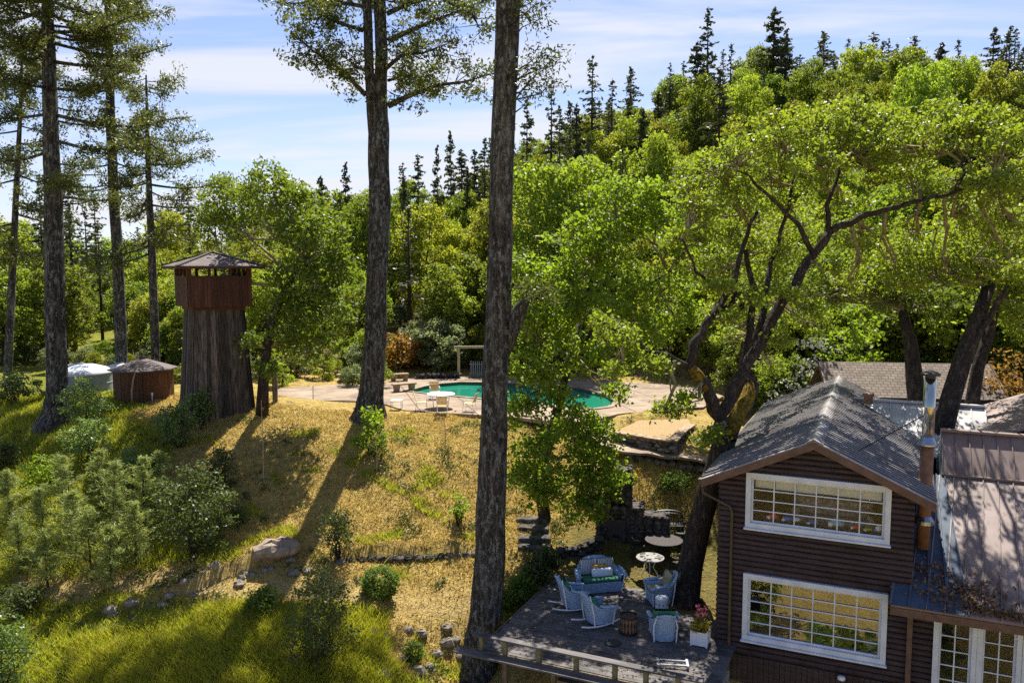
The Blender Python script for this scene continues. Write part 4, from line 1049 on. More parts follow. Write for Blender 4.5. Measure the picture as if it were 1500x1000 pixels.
mb = MB(); mb.box((-3.2, -2.6, -1.5), (1.5, .5, 1.6)); mb.build('pier_block', M['concrete'], dk)
mb = MB()
for i in range(9): mb.box((.3, -2.9 + i * .22, -.3 - .02 * i), (.5, .04, .4))
mb.build('lattice', M['tank_dark'], dk)
bn = thing('deck_bench', 'long low plank bench on short mossy posts along the front deck edge', 'bench', HW(-3, -3.5, 0), HA)
mb = MB(); mb.box((-.05, .18, .42), (6.6, .24, .05)); mb.build('seat', M['deck'], bn)
mb = MB(); mb.box((-.05, -.12, -.03), (7.5, .30, .05)); mb.build('foot_plank', M['deck'], bn)
for x in (-3.1, -2.35, -1.3, -.2, .9, 1.75, 2.6): mb = MB(); mb.box((x, .18, .2), (.12, .14, .40)); mb.build('leg', M['mossy_wood'], bn)
# ---------------------------------------------------------------- wicker furniture (local: faces -y)
def wicker(name, label, cat, loc, rz, wd, rocker=False, back=1.0, cushions=(), group=None, dp=.78):
    t = thing(name, label, cat, loc, rz, group); hw, hd = wd / 2, dp / 2
    path = []      # plan of the shell: front left, round the back, front right
    n = 28
    for i in range(n + 1):
        s = i / n; a = math.pi * (1 + s)          # half super-ellipse
        cx, sy = math.cos(a), -math.sin(a)
        x = hw * math.copysign(abs(cx) ** .55, cx); y = -hd * .9 + dp * .95 * abs(sy) ** .6
        path.append((x, y, s))
    arm = .60; lift = .10 if rocker else .02
    rim, bot, rin, bin_ = [], [], [], []
    for x, y, s in path:
        f = max(0.0, 1 - abs(s - .5) / .34); f = f * f * (3 - 2 * f)
        h = arm + (back - arm) * f; tilt = .20 * f * (1.3 if rocker else 1)
        bot.append(Vector((x * .86, y * .88, lift))); rim.append(Vector((x * (1.0 + .03 * (1 - f)), y + tilt * .9, h)))
        rin.append(Vector((x * .86, (y - .05) * .9 + tilt * .85, h))); bin_.append(Vector((x * .76, (y - .05) * .82, .3)))
    def row(A, B_, k): return [a.lerp(b2, k) + Vector((0, 0, 0)) for a, b2 in zip(A, B_)]
    mb = MB(); mb.grid([bot, row(bot, rim, .35), row(bot, rim, .7), rim, rin, row(rin, bin_, .6), bin_][::-1])
    fx = hw * .86; mb.box((0, -hd * .80, (.36 + lift) / 2), (2 * fx, .04, .36 - lift)); mb.box((0, .0, .33), (2 * fx - .04, dp * .75, .05))
    mb.build('shell', M['wicker'], t, smooth=False)
    r_ = MB(); r_.tube(rim, .035, 8); r_.build('rim_roll', M['wicker'], t, smooth=True)
    for s_ in (-1, 1):
        p = MB(); A = [Vector((s_ * hw * 1.02, -hd * 1.0, arm - .10)), Vector((s_ * hw * 1.03, -hd * 1.02, arm + .01)), Vector((s_ * hw * 1.02, -hd * .6, arm + .035)), Vector((s_ * hw * 1.0, 0, arm + .06)), Vector((s_ * hw * .97, hd * .45, arm + .12))]
        p.tube(A, [.05, .07, .075, .07, .05], 8, flat=.6); p.build('arm', M['wicker'], t, smooth=True)
        p = MB(); p.tube([(s_ * fx, -hd * .82, lift - (.06 if rocker else .02)), (s_ * hw * .98, -hd * .95, arm)], .026, 6); p.build('leg', M['white_paint'], t)
        p = MB(); p.tube([(s_ * hw * .8, hd * .82, lift - .05), (s_ * hw * .86, hd * 1.0, .5), (s_ * hw * .62, hd * 1.2, back * .95)], .022, 6); p.build('leg', M['white_paint'], t)
        if rocker:
            p = MB(); p.tube([(s_ * fx * .95, -hd * 1.45 + dp * 1.75 * k / 10, .055 + .10 * (2 * (k / 10) - .95) ** 2) for k in range(11)], .028, 6); p.build('rocker', M['white_paint'], t, smooth=True)
    for k, (col, c_, sz, rx, nm) in enumerate(cushions):
        p = MB(); p.rbox((0, 0, 0), sz, None, b=min(sz) * .38); o = p.build(nm, M[col], t, smooth=True); o.location = c_; o.rotation_euler = (rx, 0, 0)
    return t
def face(dx, dy): return math.atan2(dy, dx) + math.pi / 2
Zd = .0
wicker('loveseat', 'pale blue wicker loveseat with striped back cushions and green seat pads', 'sofa', (2.98, 26.75, Zd), face(.22, -1), 1.62, back=.98, cushions=(
  ('green_cushion', (-.33, -.05, .42), (.66, .56, .13), 0, 'seat_cushion'), ('green_cushion', (.33, -.05, .42), (.66, .56, .13), 0, 'seat_cushion'),
  ('striped', (-.31, .24, .74), (.58, .14, .52), R(-14), 'back_cushion'), ('striped', (.31, .24, .74), (.58, .14, .52), R(-14), 'back_cushion'),
  ('yellow_cushion', (.05, .10, .67), (.52, .10, .34), R(-16), 'pillow'), ('white_cushion', (.10, -.02, .61), (.74, .13, .30), R(-20), 'pillow')))
wicker('rocking_chair', 'pale blue wicker rocking chair with green cushions, between the loveseat and the nearer rocker', 'rocking chair', (2.02, 25.25, Zd), face(.93, .18), .74, True, 1.08, (
  ('green_cushion', (0, -.06, .43), (.56, .56, .12), 0, 'seat_cushion'), ('green_cushion', (0, .26, .74), (.52, .13, .56), R(-18), 'back_cushion'), ('white_cushion', (0, .12, .58), (.40, .12, .26), R(-20), 'pillow')), 'wicker rocking chairs on the deck')
wicker('rocking_chair', 'pale blue wicker rocking chair with striped pillow, the one nearest the long plank bench', 'rocking chair', (2.68, 24.1, Zd), face(.82, .42), .76, True, 1.08, (
  ('green_cushion', (0, -.06, .43), (.56, .56, .12), 0, 'seat_cushion'), ('green_cushion', (-.12, .27, .75), (.30, .13, .56), R(-18), 'back_cushion'), ('striped', (.12, .24, .72), (.28, .15, .50), R(-18), 'back_cushion')), 'wicker rocking chairs on the deck')
wicker('armchair', 'blue white wicker armchair with cream patterned cushions facing left in front of the oak trunk', 'armchair', (4.86, 25.7, Zd), face(-.98, -.16), .80, False, .98, (
  ('tan_cushion', (0, -.06, .43), (.62, .58, .16), 0, 'seat_cushion'), ('tan_cushion', (0, .26, .76), (.56, .15, .56), R(-18), 'back_cushion')))
wicker('armchair', 'blue white wicker armchair seen from behind with a green cushion over its back', 'armchair', (4.52, 23.15, Zd), face(.05, 1), .80, False, .90, (
  ('tan_cushion', (0, -.06, .43), (.62, .58, .14), 0, 'seat_cushion'), ('green_cushion', (0.03, .28, .84), (.66, .17, .34), R(-24), 'back_cushion')))
t = thing('garden_stool', 'white pierced cylindrical garden stool between the two blue armchairs', 'stool', (4.70, 24.45, 0)); mb = MB()
mb.lathe([(.20, 0), (.205, .04), (.19, .06), (.205, .34), (.20, .62), (.21, .64), (.21, .68), (.18, .70)], n=24); mb.build('body', M['white_wicker'], t, smooth=True)
mb = MB()
for i in range(10):
    for z in (.18, .34, .50): a = i * .628 + z * 2; mb.lathe([(.028, 0), (.0, .012)], (0, 0, 0), 8); q = [Vector((.206 * math.cos(a + math.cos(k * .785) * .14), .206 * math.sin(a + math.cos(k * .785) * .14), z + .04 * math.sin(k * .785))) for k in range(8)]; mb.add(q, [tuple(range(8))])
mb.build('pierced_pattern', M['tank_dark'], t)
mb = MB(); mb.lathe([(.17, .70), (.12, .715), (.02, .72)], n=20); mb.build('top', M['white_wicker'], t)
t = thing('fire_basket', 'round dark metal fire basket with cut out pattern in front of the nearest armchair', 'fire pit', (3.52, 23.45, 0)); mb = MB()
mb.lathe([(.27, .03), (.285, .03), (.285, .09), (.27, .09), (.27, .03)], n=24, cap=False); mb.lathe([(.25, .05), (.02, .045)], n=24, cap=False); mb.build('ring', M['black_metal'], t); mb = MB(); mb.lathe([(.255, .50), (.275, .50), (.275, .56), (.255, .56), (.255, .50)], n=24, cap=False); mb.build('ring', M['black_metal'], t)
mb = MB()
for i in range(16):
    a0 = i * math.pi / 8
    V = [Vector((.266 * math.cos(a0 + da), .266 * math.sin(a0 + da), z)) for da, z in ((-.10, .08), (.10, .08), (.17, .2), (.05, .3), (.16, .42), (.08, .51), (-.08, .51), (-.16, .42), (-.05, .3), (-.17, .2))]
    mb.add(V, [tuple(range(10))]); 
mb.build('cut_panel', M['rust'], t)
mb = MB(); [mb.bar((.2 * math.cos(a), .2 * math.sin(a), .1), (-.15 * math.cos(a + .4), -.15 * math.sin(a + .4), .16), .07, .07) for a in (0, 1.1, 2.3)]; mb.build('log', M['old_wood'], t)
bz_ = H1(4.92, 27.95); t = thing('bistro_table', 'small round pale topped bistro table between the loveseat and the oak', 'table', (4.92, 27.9, 0.0)); mb = MB()
mb.lathe([(.49, .68), (.50, .69), (.50, .715), (.48, .725)], n=32); mb.build('table_top', M['mosaic_top'], t)
mb = MB(); pr = random.Random(2)
for i in range(26): a = pr.uniform(0, 6.28); r = .42 * math.sqrt(pr.random()); mb.lathe([(.035 + .03 * pr.random(), 0.7275 + .0004 * i), (.001, .7285 + .0004 * i)], (r * math.cos(a), r * math.sin(a), 0), 6, cap=False)
mb.build('mosaic', M['dark_stone'], t)
for k in range(3):
    a = k * 2.094 + .3; mb = MB(); mb.tube([(.36 * math.cos(a), .36 * math.sin(a), -.05), (.12 * math.cos(a), .12 * math.sin(a), .35), (.34 * math.cos(a), .34 * math.sin(a), .69)], .018, 6); mb.build('leg', M['white_paint'], t)
t = thing('planter_box', 'white panelled planter box with pink and yellow flowers at the house corner', 'planter', (5.52, 22.75, 0), HA); mb = MB()
for s_ in (-1, 1):
    mb.box((0, s_ * .22, .22), (.44, .02, .36)); mb.box((s_ * .22, 0, .22), (.02, .42, .36))
    for q in (-1, 1): mb.box((s_ * .225, q * .225, .23), (.05, .05, .46))
    for z in (.05, .41): mb.box((0, s_ * .232, z), (.40, .02, .045)); mb.box((s_ * .232, 0, z), (.02, .40, .045))
mb.build('box', M['white_paint'], t); mb = MB(); mb.box((0, 0, .36), (.42, .42, .06)); mb.build('soil', M['soil'], t)
c = clump(np.stack([rng.uniform(-.22, .22, 40), rng.uniform(-.22, .22, 40), rng.uniform(.44, .66, 40)], 1), 12, .05); quadmesh('foliage', leafquads(c, .08, .05), M['yellow_leaf'], t)
mb = MB(); 
for i in range(7): x, y, z = rng.uniform(-.15, .15), rng.uniform(-.15, .15), rng.uniform(.8, 1.1); mb.tube([(x * .5, y * .5, .4), (x, y, z)], .008, 4)
mb.build('stem', M['moss'], t); c = clump(np.stack([rng.uniform(-.16, .16, 9), rng.uniform(-.16, .16, 9), rng.uniform(.75, 1.1, 9)], 1), 8, .04); quadmesh('flower', leafquads(c, .08, .06), M['pink'], t)
# small metal frame lying on the deck corner by the house
t = thing('metal_stand', 'low grey metal stand lying on the deck boards at the house corner', 'stand', HW(-.75, -2.0, .0), HA + .3); mb = MB()
mb.bar((-.5, -.13, .08), (.3, -.13, .08), .05, .05); mb.bar((-.5, .13, .08), (.3, .13, .08), .05, .05); mb.build('rail', M['steel'], t)
for x in (-.5, .3): mb = MB(); mb.box((x, 0, .06), (.07, .42, .12)); mb.build('crosspiece', M['steel'], t)
t = thing('floor_disc', 'flat dark round cover lying on the deck boards by the fire basket', 'cover', (2.95, 22.75, 0)); mb = MB(); mb.lathe([(.24, 0), (.24, .03), (.20, .045)], n=20); mb.build('plate', M['black_metal'], t); mb = MB(); mb.lathe([(.06, .045), (.05, .07)], n=12); mb.build('knob', M['black_metal'], t)
# ---------------------------------------------------------------- black iron dining set and bench under the oak
ic = gp(972, 818)
t = thing('iron_table', 'round black iron dining table in the shade behind the oak trunk', 'table', ic); mb = MB(); mb.lathe([(.68, .70), (.70, .71), (.70, .735), (.68, .74), (.05, .742)], n=36); mb.build('table_top', simple('iron_top', (.05, .045, .045), (.12, .105, .10), .9, 20, .08), t)
for k in range(4): a = k * 1.5708 + .5; mb = MB(); mb.tube([(.5 * math.cos(a), .5 * math.sin(a), -.05), (.2 * math.cos(a), .2 * math.sin(a), .35), (.5 * math.cos(a), .5 * math.sin(a), .71)], .02, 6); mb.build('leg', M['black_metal'], t)
def iron_chair(loc, rz, label):
    t = thing('iron_chair', label, 'chair', loc, rz, 'black iron chairs round the table'); mb = MB(); mb.lathe([(.23, .43), (.235, .445), (.22, .46), (.02, .45)], n=20); mb.build('seat', M['black_metal'], t)
    mb = MB(); A = [Vector((.27 * math.cos(a), .10 + .22 * math.sin(a), .70 + .16 * max(0, math.sin(a)))) for a in [(-.5 + k * (math.pi + 1) / 14) for k in range(15)]]; mb.tube(A, .02, 6)
    for k in range(2, 13): mb.tube([A[k], (A[k].x * .8, A[k].y * .85 - .02, .45)], .008, 4)
    mb.build('backrest', M['steel'] if False else M['black_metal'], t)
    for x, y in ((-.18, -.16), (.18, -.16), (-.18, .18), (.18, .18)): mb = MB(); mb.tube([(x, y, .44), (x * 1.2, y * 1.2, -.04)], .015, 5); mb.build('leg', M['black_metal'], t)
for dx, dy, lb in ((-.9, .25, 'black iron chair on the left side of the iron table'), (-.15, .95, 'black iron chair behind the iron table, its curved back toward the iron bench'), (.8, .8, 'black iron chair at the far right of the iron table'), (.35, -.95, 'black iron chair on the near side of the iron table')):
    p = ic + Vector((dx, dy, 0)); p.z = H1(p.x, p.y); iron_chair(p, face(-dx, -dy), lb)
p = gp(978, 785); t = thing('iron_bench', 'black iron garden bench with rounded back at the foot of the dry slope', 'bench', p, face(-.05, -1)); mb = MB()
A = [Vector((.62 * math.cos(a) * (1 if abs(math.cos(a)) < .85 else .98), .18 + .04 * math.sin(a), .62 + .32 * abs(math.sin(a)) ** .5)) for a in [k * math.pi / 16 for k in range(17)]]; mb.tube(A, .025, 6); mb.tube([a + Vector((0, -.01, 0)) - Vector((0, 0, .1)) for a in A[2:-2]], .012, 5)
for k in range(2, 15): mb.tube([A[k], (A[k].x, .18, .45)], .009, 4)
mb.build('backrest', M['black_metal'], t); mb = MB(); 
for k in range(7): mb.box((0, -.2 + k * .065, .44), (1.2, .045, .025))
mb.build('seat', M['black_metal'], t)
for x, y in ((-.58, -.2), (.58, -.2), (-.6, .2), (.6, .2)): mb = MB(); mb.tube([(x, y, .62), (x, y, -.04)], .018, 5); mb.build('leg', M['black_metal'], t)

# ---------------------------------------------------------------- poolside
def pz(u, v): return PZ(u, v, PATZ)
p = pz(645, 600); p = pz(646, 597); 
t = thing('patio_table', 'round white poolside table with slim metal legs', 'table', p); mb = MB(); mb.lathe([(.70, .68), (.72, .69), (.72, .72), (.70, .735), (.02, .735)], n=36); mb.build('table_top', M['white_paint'], t)
for k in range(4): a = k * 1.5708 + .6; mb = MB(); mb.tube([(.42 * math.cos(a), .42 * math.sin(a), 0), (.5 * math.cos(a), .5 * math.sin(a), .69)], .02, 6); mb.build('leg', M['white_paint'], t)
def strap_chair(loc, rz, label):
    t = thing('patio_chair', label, 'chair', loc, rz, 'yellow strapped chairs by the pool'); 
    mb = MB(); 
    for k in range(6): mb.box((0, -.22 + k * .085, .42 - k * .008), (.46, .07, .012))
    mb.build('seat', M['yellow_strap'], t); mb = MB()
    for k in range(7): mb.bar((-.23, .24 + k * .022, .48 + k * .066), (.23, .24 + k * .022, .48 + k * .066), .012, .055)
    mb.build('backrest', M['yellow_strap'], t)
    for s_ in (-1, 1):
        mb = MB(); mb.tube([(s_ * .25, -.26, .42), (s_ * .25, .22, .40), (s_ * .25, .40, .95)], .016, 6); mb.tube([(s_ * .25, -.26, .42), (s_ * .26, -.28, .64), (s_ * .26, .26, .66)], .016, 6); mb.tube([(s_ * .25, -.24, .42), (s_ * .25, -.30, .02), (s_ * .25, .30, .02), (s_ * .25, .20, .40)], .016, 6); mb.build('side_frame', M['white_paint'], t)
for (u, v), (dx, dy), lb in (((617, 600), (1, .1), 'yellow strapped chair left of the white pool table'), ((637, 584), (.2, -1), 'yellow strapped chair on the pool side of the white table'), ((648, 605), (-.05, 1), 'yellow strapped chair on the near side of the white table, seen from behind'), ((688, 602), (-1, .25), 'yellow strapped chair turned to the left, nearest the big near trunk')):
    strap_chair(pz(u, v), face(dx, dy), lb)
t = thing('side_table', 'small low white side table on the terrace near the forked fir', 'table', pz(581, 598)); mb = MB(); mb.box((0, 0, .42), (.56, .5, .03)); mb.build('table_top', M['white_paint'], t)
for x in (-1, 1):
    for y in (-1, 1): mb = MB(); mb.tube([(x * .25, y * .22, .41), (x * .27, y * .24, 0)], .014, 5); mb.build('leg', M['steel'], t)
def stone_bench(u, v, rz, L, label):
    t = thing('stone_bench', label, 'bench', pz(u, v), rz); mb = MB(); mb.rbox((0, 0, .42), (L, .45, .09), b=.02); mb.build('seat', M['bench_stone'], t)
    for x in (-1, 1): mb = MB(); mb.box((x * L * .33, 0, .19), (.22, .36, .38), taper=1.25); mb.build('leg', M['bench_stone'], t)
stone_bench(592, 572.5, R(32), 1.45, 'tan stone bench beside the left end of the pool')
stone_bench(585, 557.5, R(22), 1.2, 'tan stone bench farther back near the planting behind the pool')
def drywall(name, label, pts, h, th, mtl, dz=-.15, cap=False, sz=.28, cat='wall'):
    """coursed rubble wall along ground points"""
    t = thing(name, label, cat, pts[0]); mb = MB(); rr = random.Random(len(label))
    for a, b2 in zip(pts, pts[1:]):
        L = (b2 - a).length; n = max(1, int(L / sz)); d = (b2 - a) / n; nh = max(1, round(h / (sz * .55)))
        for j in range(nh):
            for i in range(n):
                c_ = a + d * (i + .5 + (.5 if j % 2 else 0) + rr.uniform(-.1, .1)); mb.stone(c_ + Vector((rr.uniform(-.03, .03), rr.uniform(-.03, .03), dz + (j + .5) * h / nh)), (L / n * .62, th * .6, h / nh * .66), rr.random() * 6)
    mb.build('masonry', mtl, t, world=True)
    if cap:
        mb = MB()
        for a, b2 in zip(pts, pts[1:]):
            n = max(1, int((b2 - a).length / .45)); d = (b2 - a) / n
            for i in range(n): mb.bar(a + d * (i + .02) + Vector((0, 0, h + dz + .03)), a + d * (i + .98) + Vector((0, 0, h + dz + .03 + rr.uniform(-.01, .01))), th * 1.25, .07)
        mb.build('cap_stone', M['bench_stone'], t, world=True)
    return t
drywall('low_wall', 'low tan stone wall with flat cap behind the forked fir', [pz(494, 561), pz(530, 561.5), pz(562, 560)], .5, .4, M['stone'], 0, True)
drywall('low_wall', 'low shaded stone wall under the planting behind the pool', [pz(606, 554.5), pz(650, 554), pz(672, 553.5)], .38, .4, M['dark_stone'], -.06, False)
bed = BEDP
mb = MB(); bc = sum(bed, Vector()) / len(bed); mb.prism([Vector((p.x, p.y, BZ3 - .02)) for p in [bc + (q - bc) * .96 for q in bed]], (0, 0, -.9)); tag(mb.build('gravel_bed', M['gravel']), kind='structure')
def low(p, z): return Vector((p.x, p.y, z))
drywall('retaining_wall', 'stone retaining wall with cap round the raised gravel bed', [low(p, BZ3 - .72) for p in (bed[0], bed[1], bed[2], bed[3])], .78, .34, M['stone'], 0, True, .3)
for i in range(10):
    u = 925 + i * 12.3 + rng.uniform(-2, 2); v = 671 + i * 2.1 + rng.uniform(-1, 1); p = gp(u, v); mb = MB(); mb.stone((0, 0, .02), (.19 + rng.uniform(-.03, .03), .15, .15), rng.uniform(0, 6)); o = mb.build('edging_stone', M['stone'], smooth=False); o.location = p; tag(o, 'rounded stone in the row edging the garden path', 'stone', 'round stones edging the garden path')
# stone fireplace, steps, terrace walls
p = gp(905, 775); fz = PZ(905, 684, 0); top = (P(905, 684, p.y).z - p.z)
t = thing('stone_fireplace', 'dark rubble stone outdoor fireplace with tall chimney beside the bright maple', 'fireplace', p, R(-12)); 
def rubble(mb, x0, x1, y0, y1, z0, z1, s=.22):
    rr = random.Random(int(abs(x0 * 100 + z0 * 31 + z1))); z = z0
    mb.box(((x0 + x1) / 2, (y0 + y1) / 2, (z0 + z1) / 2), (x1 - x0 - .1, y1 - y0 - .1, z1 - z0 - .04))
    while z < z1:
        for (ax, bx, ay, by) in ((x0, x1, y0, y0), (x0, x1, y1, y1), (x0, x0, y0, y1), (x1, x1, y0, y1)):
            L = math.hypot(bx - ax, by - ay); n = max(1, int(L / s / 1.3))
            for i in range(n + 1): k = i / n; mb.stone((ax + (bx - ax) * k, ay + (by - ay) * k, min(z + s * .4, z1 - .06)), (s * .62, s * .5, s * .46), rr.random() * 6)
        z += s * .8
mb = MB(); rubble(mb, -.42, .42, -.35, .35, 1.1, top); mb.build('chimney', M['dark_stone'], t)
mb = MB(); rubble(mb, -.7, .9, -.5, .5, -.3, 1.05); rubble(mb, .95, 1.9, -.4, .4, -.3, .75); mb.build('hearth_wall', M['dark_stone'], t); mb = MB(); mb.box((0, -.6, .3), (.7, .14, .6)); mb.build('opening', M['black_metal'], t)
t = thing('stone_steps', 'rough stone steps climbing the bank between the trunk and the maple', 'steps', gp(785, 803))
b_ = t.location
for i, (u, v, d_) in enumerate(((783, 803, 0), (783, 790, 0), (781, 775, 0), (779, 762, 0))):
    q = gp(u, v); mb = MB(); mb.rbox((q.x - b_.x, q.y - b_.y, q.z - b_.z), (1.25, .5, .22), R(rng.uniform(-8, 4)), b=.05); mb.build('step', M['dark_stone'], t)
drywall('terrace_wall', 'dark low stone wall in the shade behind the loveseat', [gp(800, 818), gp(850, 812), gp(880, 795)], .5, .4, M['dark_stone'])
drywall('stone_edging', 'low rubble edging across the slope left of the big near trunk', [Vector((x_, y_ - .12, H1(x_, y_ - .3))) for x_, y_ in BANK1[0]], .40, .3, M['dark_stone'], -.24, sz=.30)
for k_ in range(30):
    x_ = -14.3 + 6.3 * rng.random(); y_ = np.interp(x_, BANK2[0][:, 0], BANK2[0][:, 1]) - .12 + rng.normal() * .22; s_ = .08 + .16 * rng.random() ** 2; mb = MB(); mb.stone((0, 0, -.02), (s_ * 1.2, s_ * .9, s_ * .8), rng.uniform(0, 6)); o = mb.build('rock', M['stone']); o.location = (x_, y_, H1(x_, y_)); tag(o, 'half buried stone in the tumbled line along the foot of the left bank', 'rock', 'stones along the foot of the left bank')
for u, v, s in ((545,928,.25),(562,935,.22),(598,925,.2),(618,930,.24),(655,945,.26),(668,938,.18),(640,960,.22),(612,985,.26),(560,992,.3),(590,965,.18),(628,978,.2),(655,920,.22),(450,838,.2),(430,842,.25),(350,858,.24),(275,925,.26),(260,930,.18),(150,928,.22),(675,965,.2)):
    p = gp(u, v); mb = MB(); mb.stone((0, 0, s * .15), (s, s * .8, s * .6), rng.uniform(0, 6)); o = mb.build('rock', M['stone']); o.location = p; tag(o, 'loose grey brown rock half sunk in the dry lower slope', 'rock', 'loose rocks on the lower slope')
p = gp(398, 822); mb = MB(); t = thing('boulder', 'flat topped tan boulder on the slope by the long trunk shadow', 'boulder', p); mb.stone((0, .1, .12), (.80, .62, .34), .4); mb.stone((.35, .3, .15), (.55, .5, .36), 1.2); mb.build('rock', simple('boulder', (.19, .145, .105), (.34, .27, .20), .9, 4, bmp=.8), t)
# posts and pole behind the pool
t = thing('pergola_post', 'pale timber pergola post with a short beam at the back of the pool', 'post', pz(672, 553)); mb = MB(); mb.box((0, 0, .95), (.16, .16, 2.0)); mb.build('post', M['old_wood'] if False else simple('pale_timber', (.42, .32, .18), (.52, .42, .26), .8, 6), t); mb = MB(); mb.bar((-.3, 0, 2.0), (2.6, .3, 2.0), .12, .16); mb.build('beam', bpy.data.materials['pale_timber'], t)
q = P(618, 505, 60); q.z = H1(q.x, q.y); hz_ = P(620, 434, 60).z - q.z
t = thing('utility_pole', 'wooden utility pole with crossarm among the trees behind the pool', 'pole', q); mb = MB(); mb.lathe([(.15, -.3), (.12, hz_ + .15)], n=10); mb.build('pole', M['utility'], t); mb = MB(); mb.box((0, -.14, hz_), (1.2, .1, .12)); mb.build('crossarm', M['utility'], t)
for x in (-.5, .5): mb = MB(); mb.lathe([(.05, hz_ + .06), (.06, hz_ + .12), (.03, hz_ + .2)], (x, -.14, 0), 8); mb.build('insulator', M['steel'], t)
fb = pz(690, 552.5); t = thing('picket_fence', 'short stretch of grey picket fence by the pergola post', 'fence', fb); mb = MB()
for i in range(14): mb.box((i * .14, .1, .5), (.06, .02, 1.1))
mb.build('picket', M['tank_dark'], t); mb = MB(); mb.box((.9, .13, .85), (2.0, .03, .06)); mb.box((.9, .13, .25), (2.0, .03, .06)); mb.build('rail', M['tank_dark'], t)
fb = pz(1000, 556); t = thing('rail_fence', 'two rail timber fence glimpsed behind the big oak beyond the terrace', 'fence', fb); mb = MB()
for z in (.55, .95): mb.bar((-1, 0, z), (7, -.8, z), .05, .09)
mb.build('rail', M['old_wood'], t)
for i in range(5): mb = MB(); mb.box((-1 + 2 * i, -.2 * i, .5), (.1, .1, 1.1)); mb.build('post', M['old_wood'], t)
# ---------------------------------------------------------------- tall near firs
def PT(l): return [P(*q) for q in l]
def fir(name, label, cat, px, rad, specs, group=None, wob=.05, ns=16, leafm='needle', extra=None, **kw):
    pts = PT(px); base = pts[0]; t = thing(name, label, cat, base, 0, group)
    fine, fr = [], []
    for i in range(len(pts) - 1):
        for k in range(5): s = k / 5; fine.append(pts[i].lerp(pts[i + 1], s)); fr.append(rad[i] + (rad[i + 1] - rad[i]) * s)
    fine.append(pts[-1]); fr.append(rad[-1])
    mb = MB(); mb.tube(fine, fr, ns, wob=wob); lv = []
    if extra: extra(mb, lv, fine)
    fir_crown(mb, lv, fine, fr, specs, **kw)
    mb.build('trunk', M['fir_bark'], t, smooth=True, world=True)
    if lv: quadmesh('crown', np.concatenate(lv) - np.array(base), M[leafm], t)
    return t
def sp(n, t0, t1, L0, L1, az=None, spread=3.14, rise=.05):
    o = []
    for i in range(n):
        a = (az if az is not None else 0) + rng.uniform(-spread, spread); o.append((t0 + (t1 - t0) * (i + rng.random()) / n, a, rng.uniform(L0, L1), rise + rng.uniform(-.12, .12)))
    return o
# the nearest trunk: only a few tufts in view
def burl(mb, lv, tp):
    a = P(742, 505, 25); pts = [P(738, 520, 25), P(751, 480, 24.95), P(762, 452, 24.9), P(770, 440, 24.85), P(778, 436, 24.8)]
    mb.tube(pts, [.20, .24, .22, .15, .06], 10, wob=.08)
    for u, v in ((772,438),(785,436),(797,432),(760,425),(790,418),(806,424),(772,412),(815,440)):
        e = P(u, v, 24.8 + rng.normal() * .2); mb.tube(wander(pts[3], e, 3, .05), [.03, .02, .012, .006], 5)
        lv.append(leafquads(clump([np.array(e)], 70, .17), .13, .05, .4))
    for u, v in ((790,80),(800,100),(775,95),(785,120),(805,125),(765,115),(812,85),(778,140),(765,20),(780,10),(788,30),(772,0),(760,-15)):
        e = P(u, v, 24.6 + rng.normal() * .4); s_ = P(743, v + 40, 25); mb.tube(wander(s_, e, 3, .06), [.05, .03, .018, .008], 5)
        lv.append(leafquads(clump([np.array(e)], 110, .26), .15, .05, .4))
fir('fir_tree', 'massive lichen flecked trunk with a knobbly burl rising in front of the deck corner', 'tree',
    [(690,1040,25),(700,985,25),(712,900,25),(718,800,25),(721,700,25),(724,600,25),(730,450,25),(734,300,25),(744,0,25),(749,-170,25)], [.82,.62,.52,.485,.455,.41,.39,.365,.36,.33],
    sp(26, .93, 1, 1.5, 4.2), extra=burl, wob=.035, ns=26)
# forked trunk in the middle
def fork(mb, lv, tp):
    L = PT([(553,250,38.5),(545,165,38.4),(541,100,38.4),(538,0,38.4),(535,-120,38.4)]); mb.tube(L, [.3, .25, .22, .2, .17], 12, wob=.05)
    Rr = PT([(556,170,38.6),(558,100,38.6),(556,0,38.6),(552,-120,38.6)]); 
    def big(a, pts, r0):
        Q = [P(*a)] + PT(pts); fine = []
        for p, q in zip(Q, Q[1:]): fine += [p.lerp(q, k / 3) for k in range(3)]
        fine.append(Q[-1]); n = len(fine) - 1; mb.tube(fine, [r0 * (1 - .85 * i / n) for i in range(n + 1)], 7)
        for i in range(2, n + 1):
            for k in range(5):
                e = fine[i] + Vector(rng.normal(size=3) * (.62, .7, .42)) + Vector((0, 0, .05)); mb.tube([fine[i], e], [.022, .006], 4, cap=False)
                if rng.random() < .92: lv.append(leafquads(clump([np.array(e)], 34, .19, .85), .20, .08, .4))
    big((536,140,38.4), [(510,112,38.2),(480,90,38),(455,72,37.8),(440,60,37.6)], .13)
    big((569,155,38.6), [(600,140,38.3),(640,125,38.0),(680,120,37.8),(722,108,37.5)], .15)
    big((569,60,38.6), [(600,45,38.9),(650,25,39.2),(700,5,39.4)], .15)
    big((568,20,38.6), [(600,5,38),(640,-5,37.6),(690,20,37.3),(705,45,37.2)], .12)
    big((532,45,38.4), [(500,35,38),(470,22,37.6),(460,40,37.4)], .11)
    big((535,10,38.4), [(505,5,39),(480,-5,39.4),(440,5,39.8),(410,5,40)], .11)
    big((566,100,38.6), [(590,80,37.6),(620,78,37.2),(660,62,37)], .11)
    big((569,118,38.6), [(590,112,39.5),(610,110,39.9),(630,120,40.2)], .08)
    big((536,105,38.4), [(520,95,37.6),(505,85,37.2)], .07)
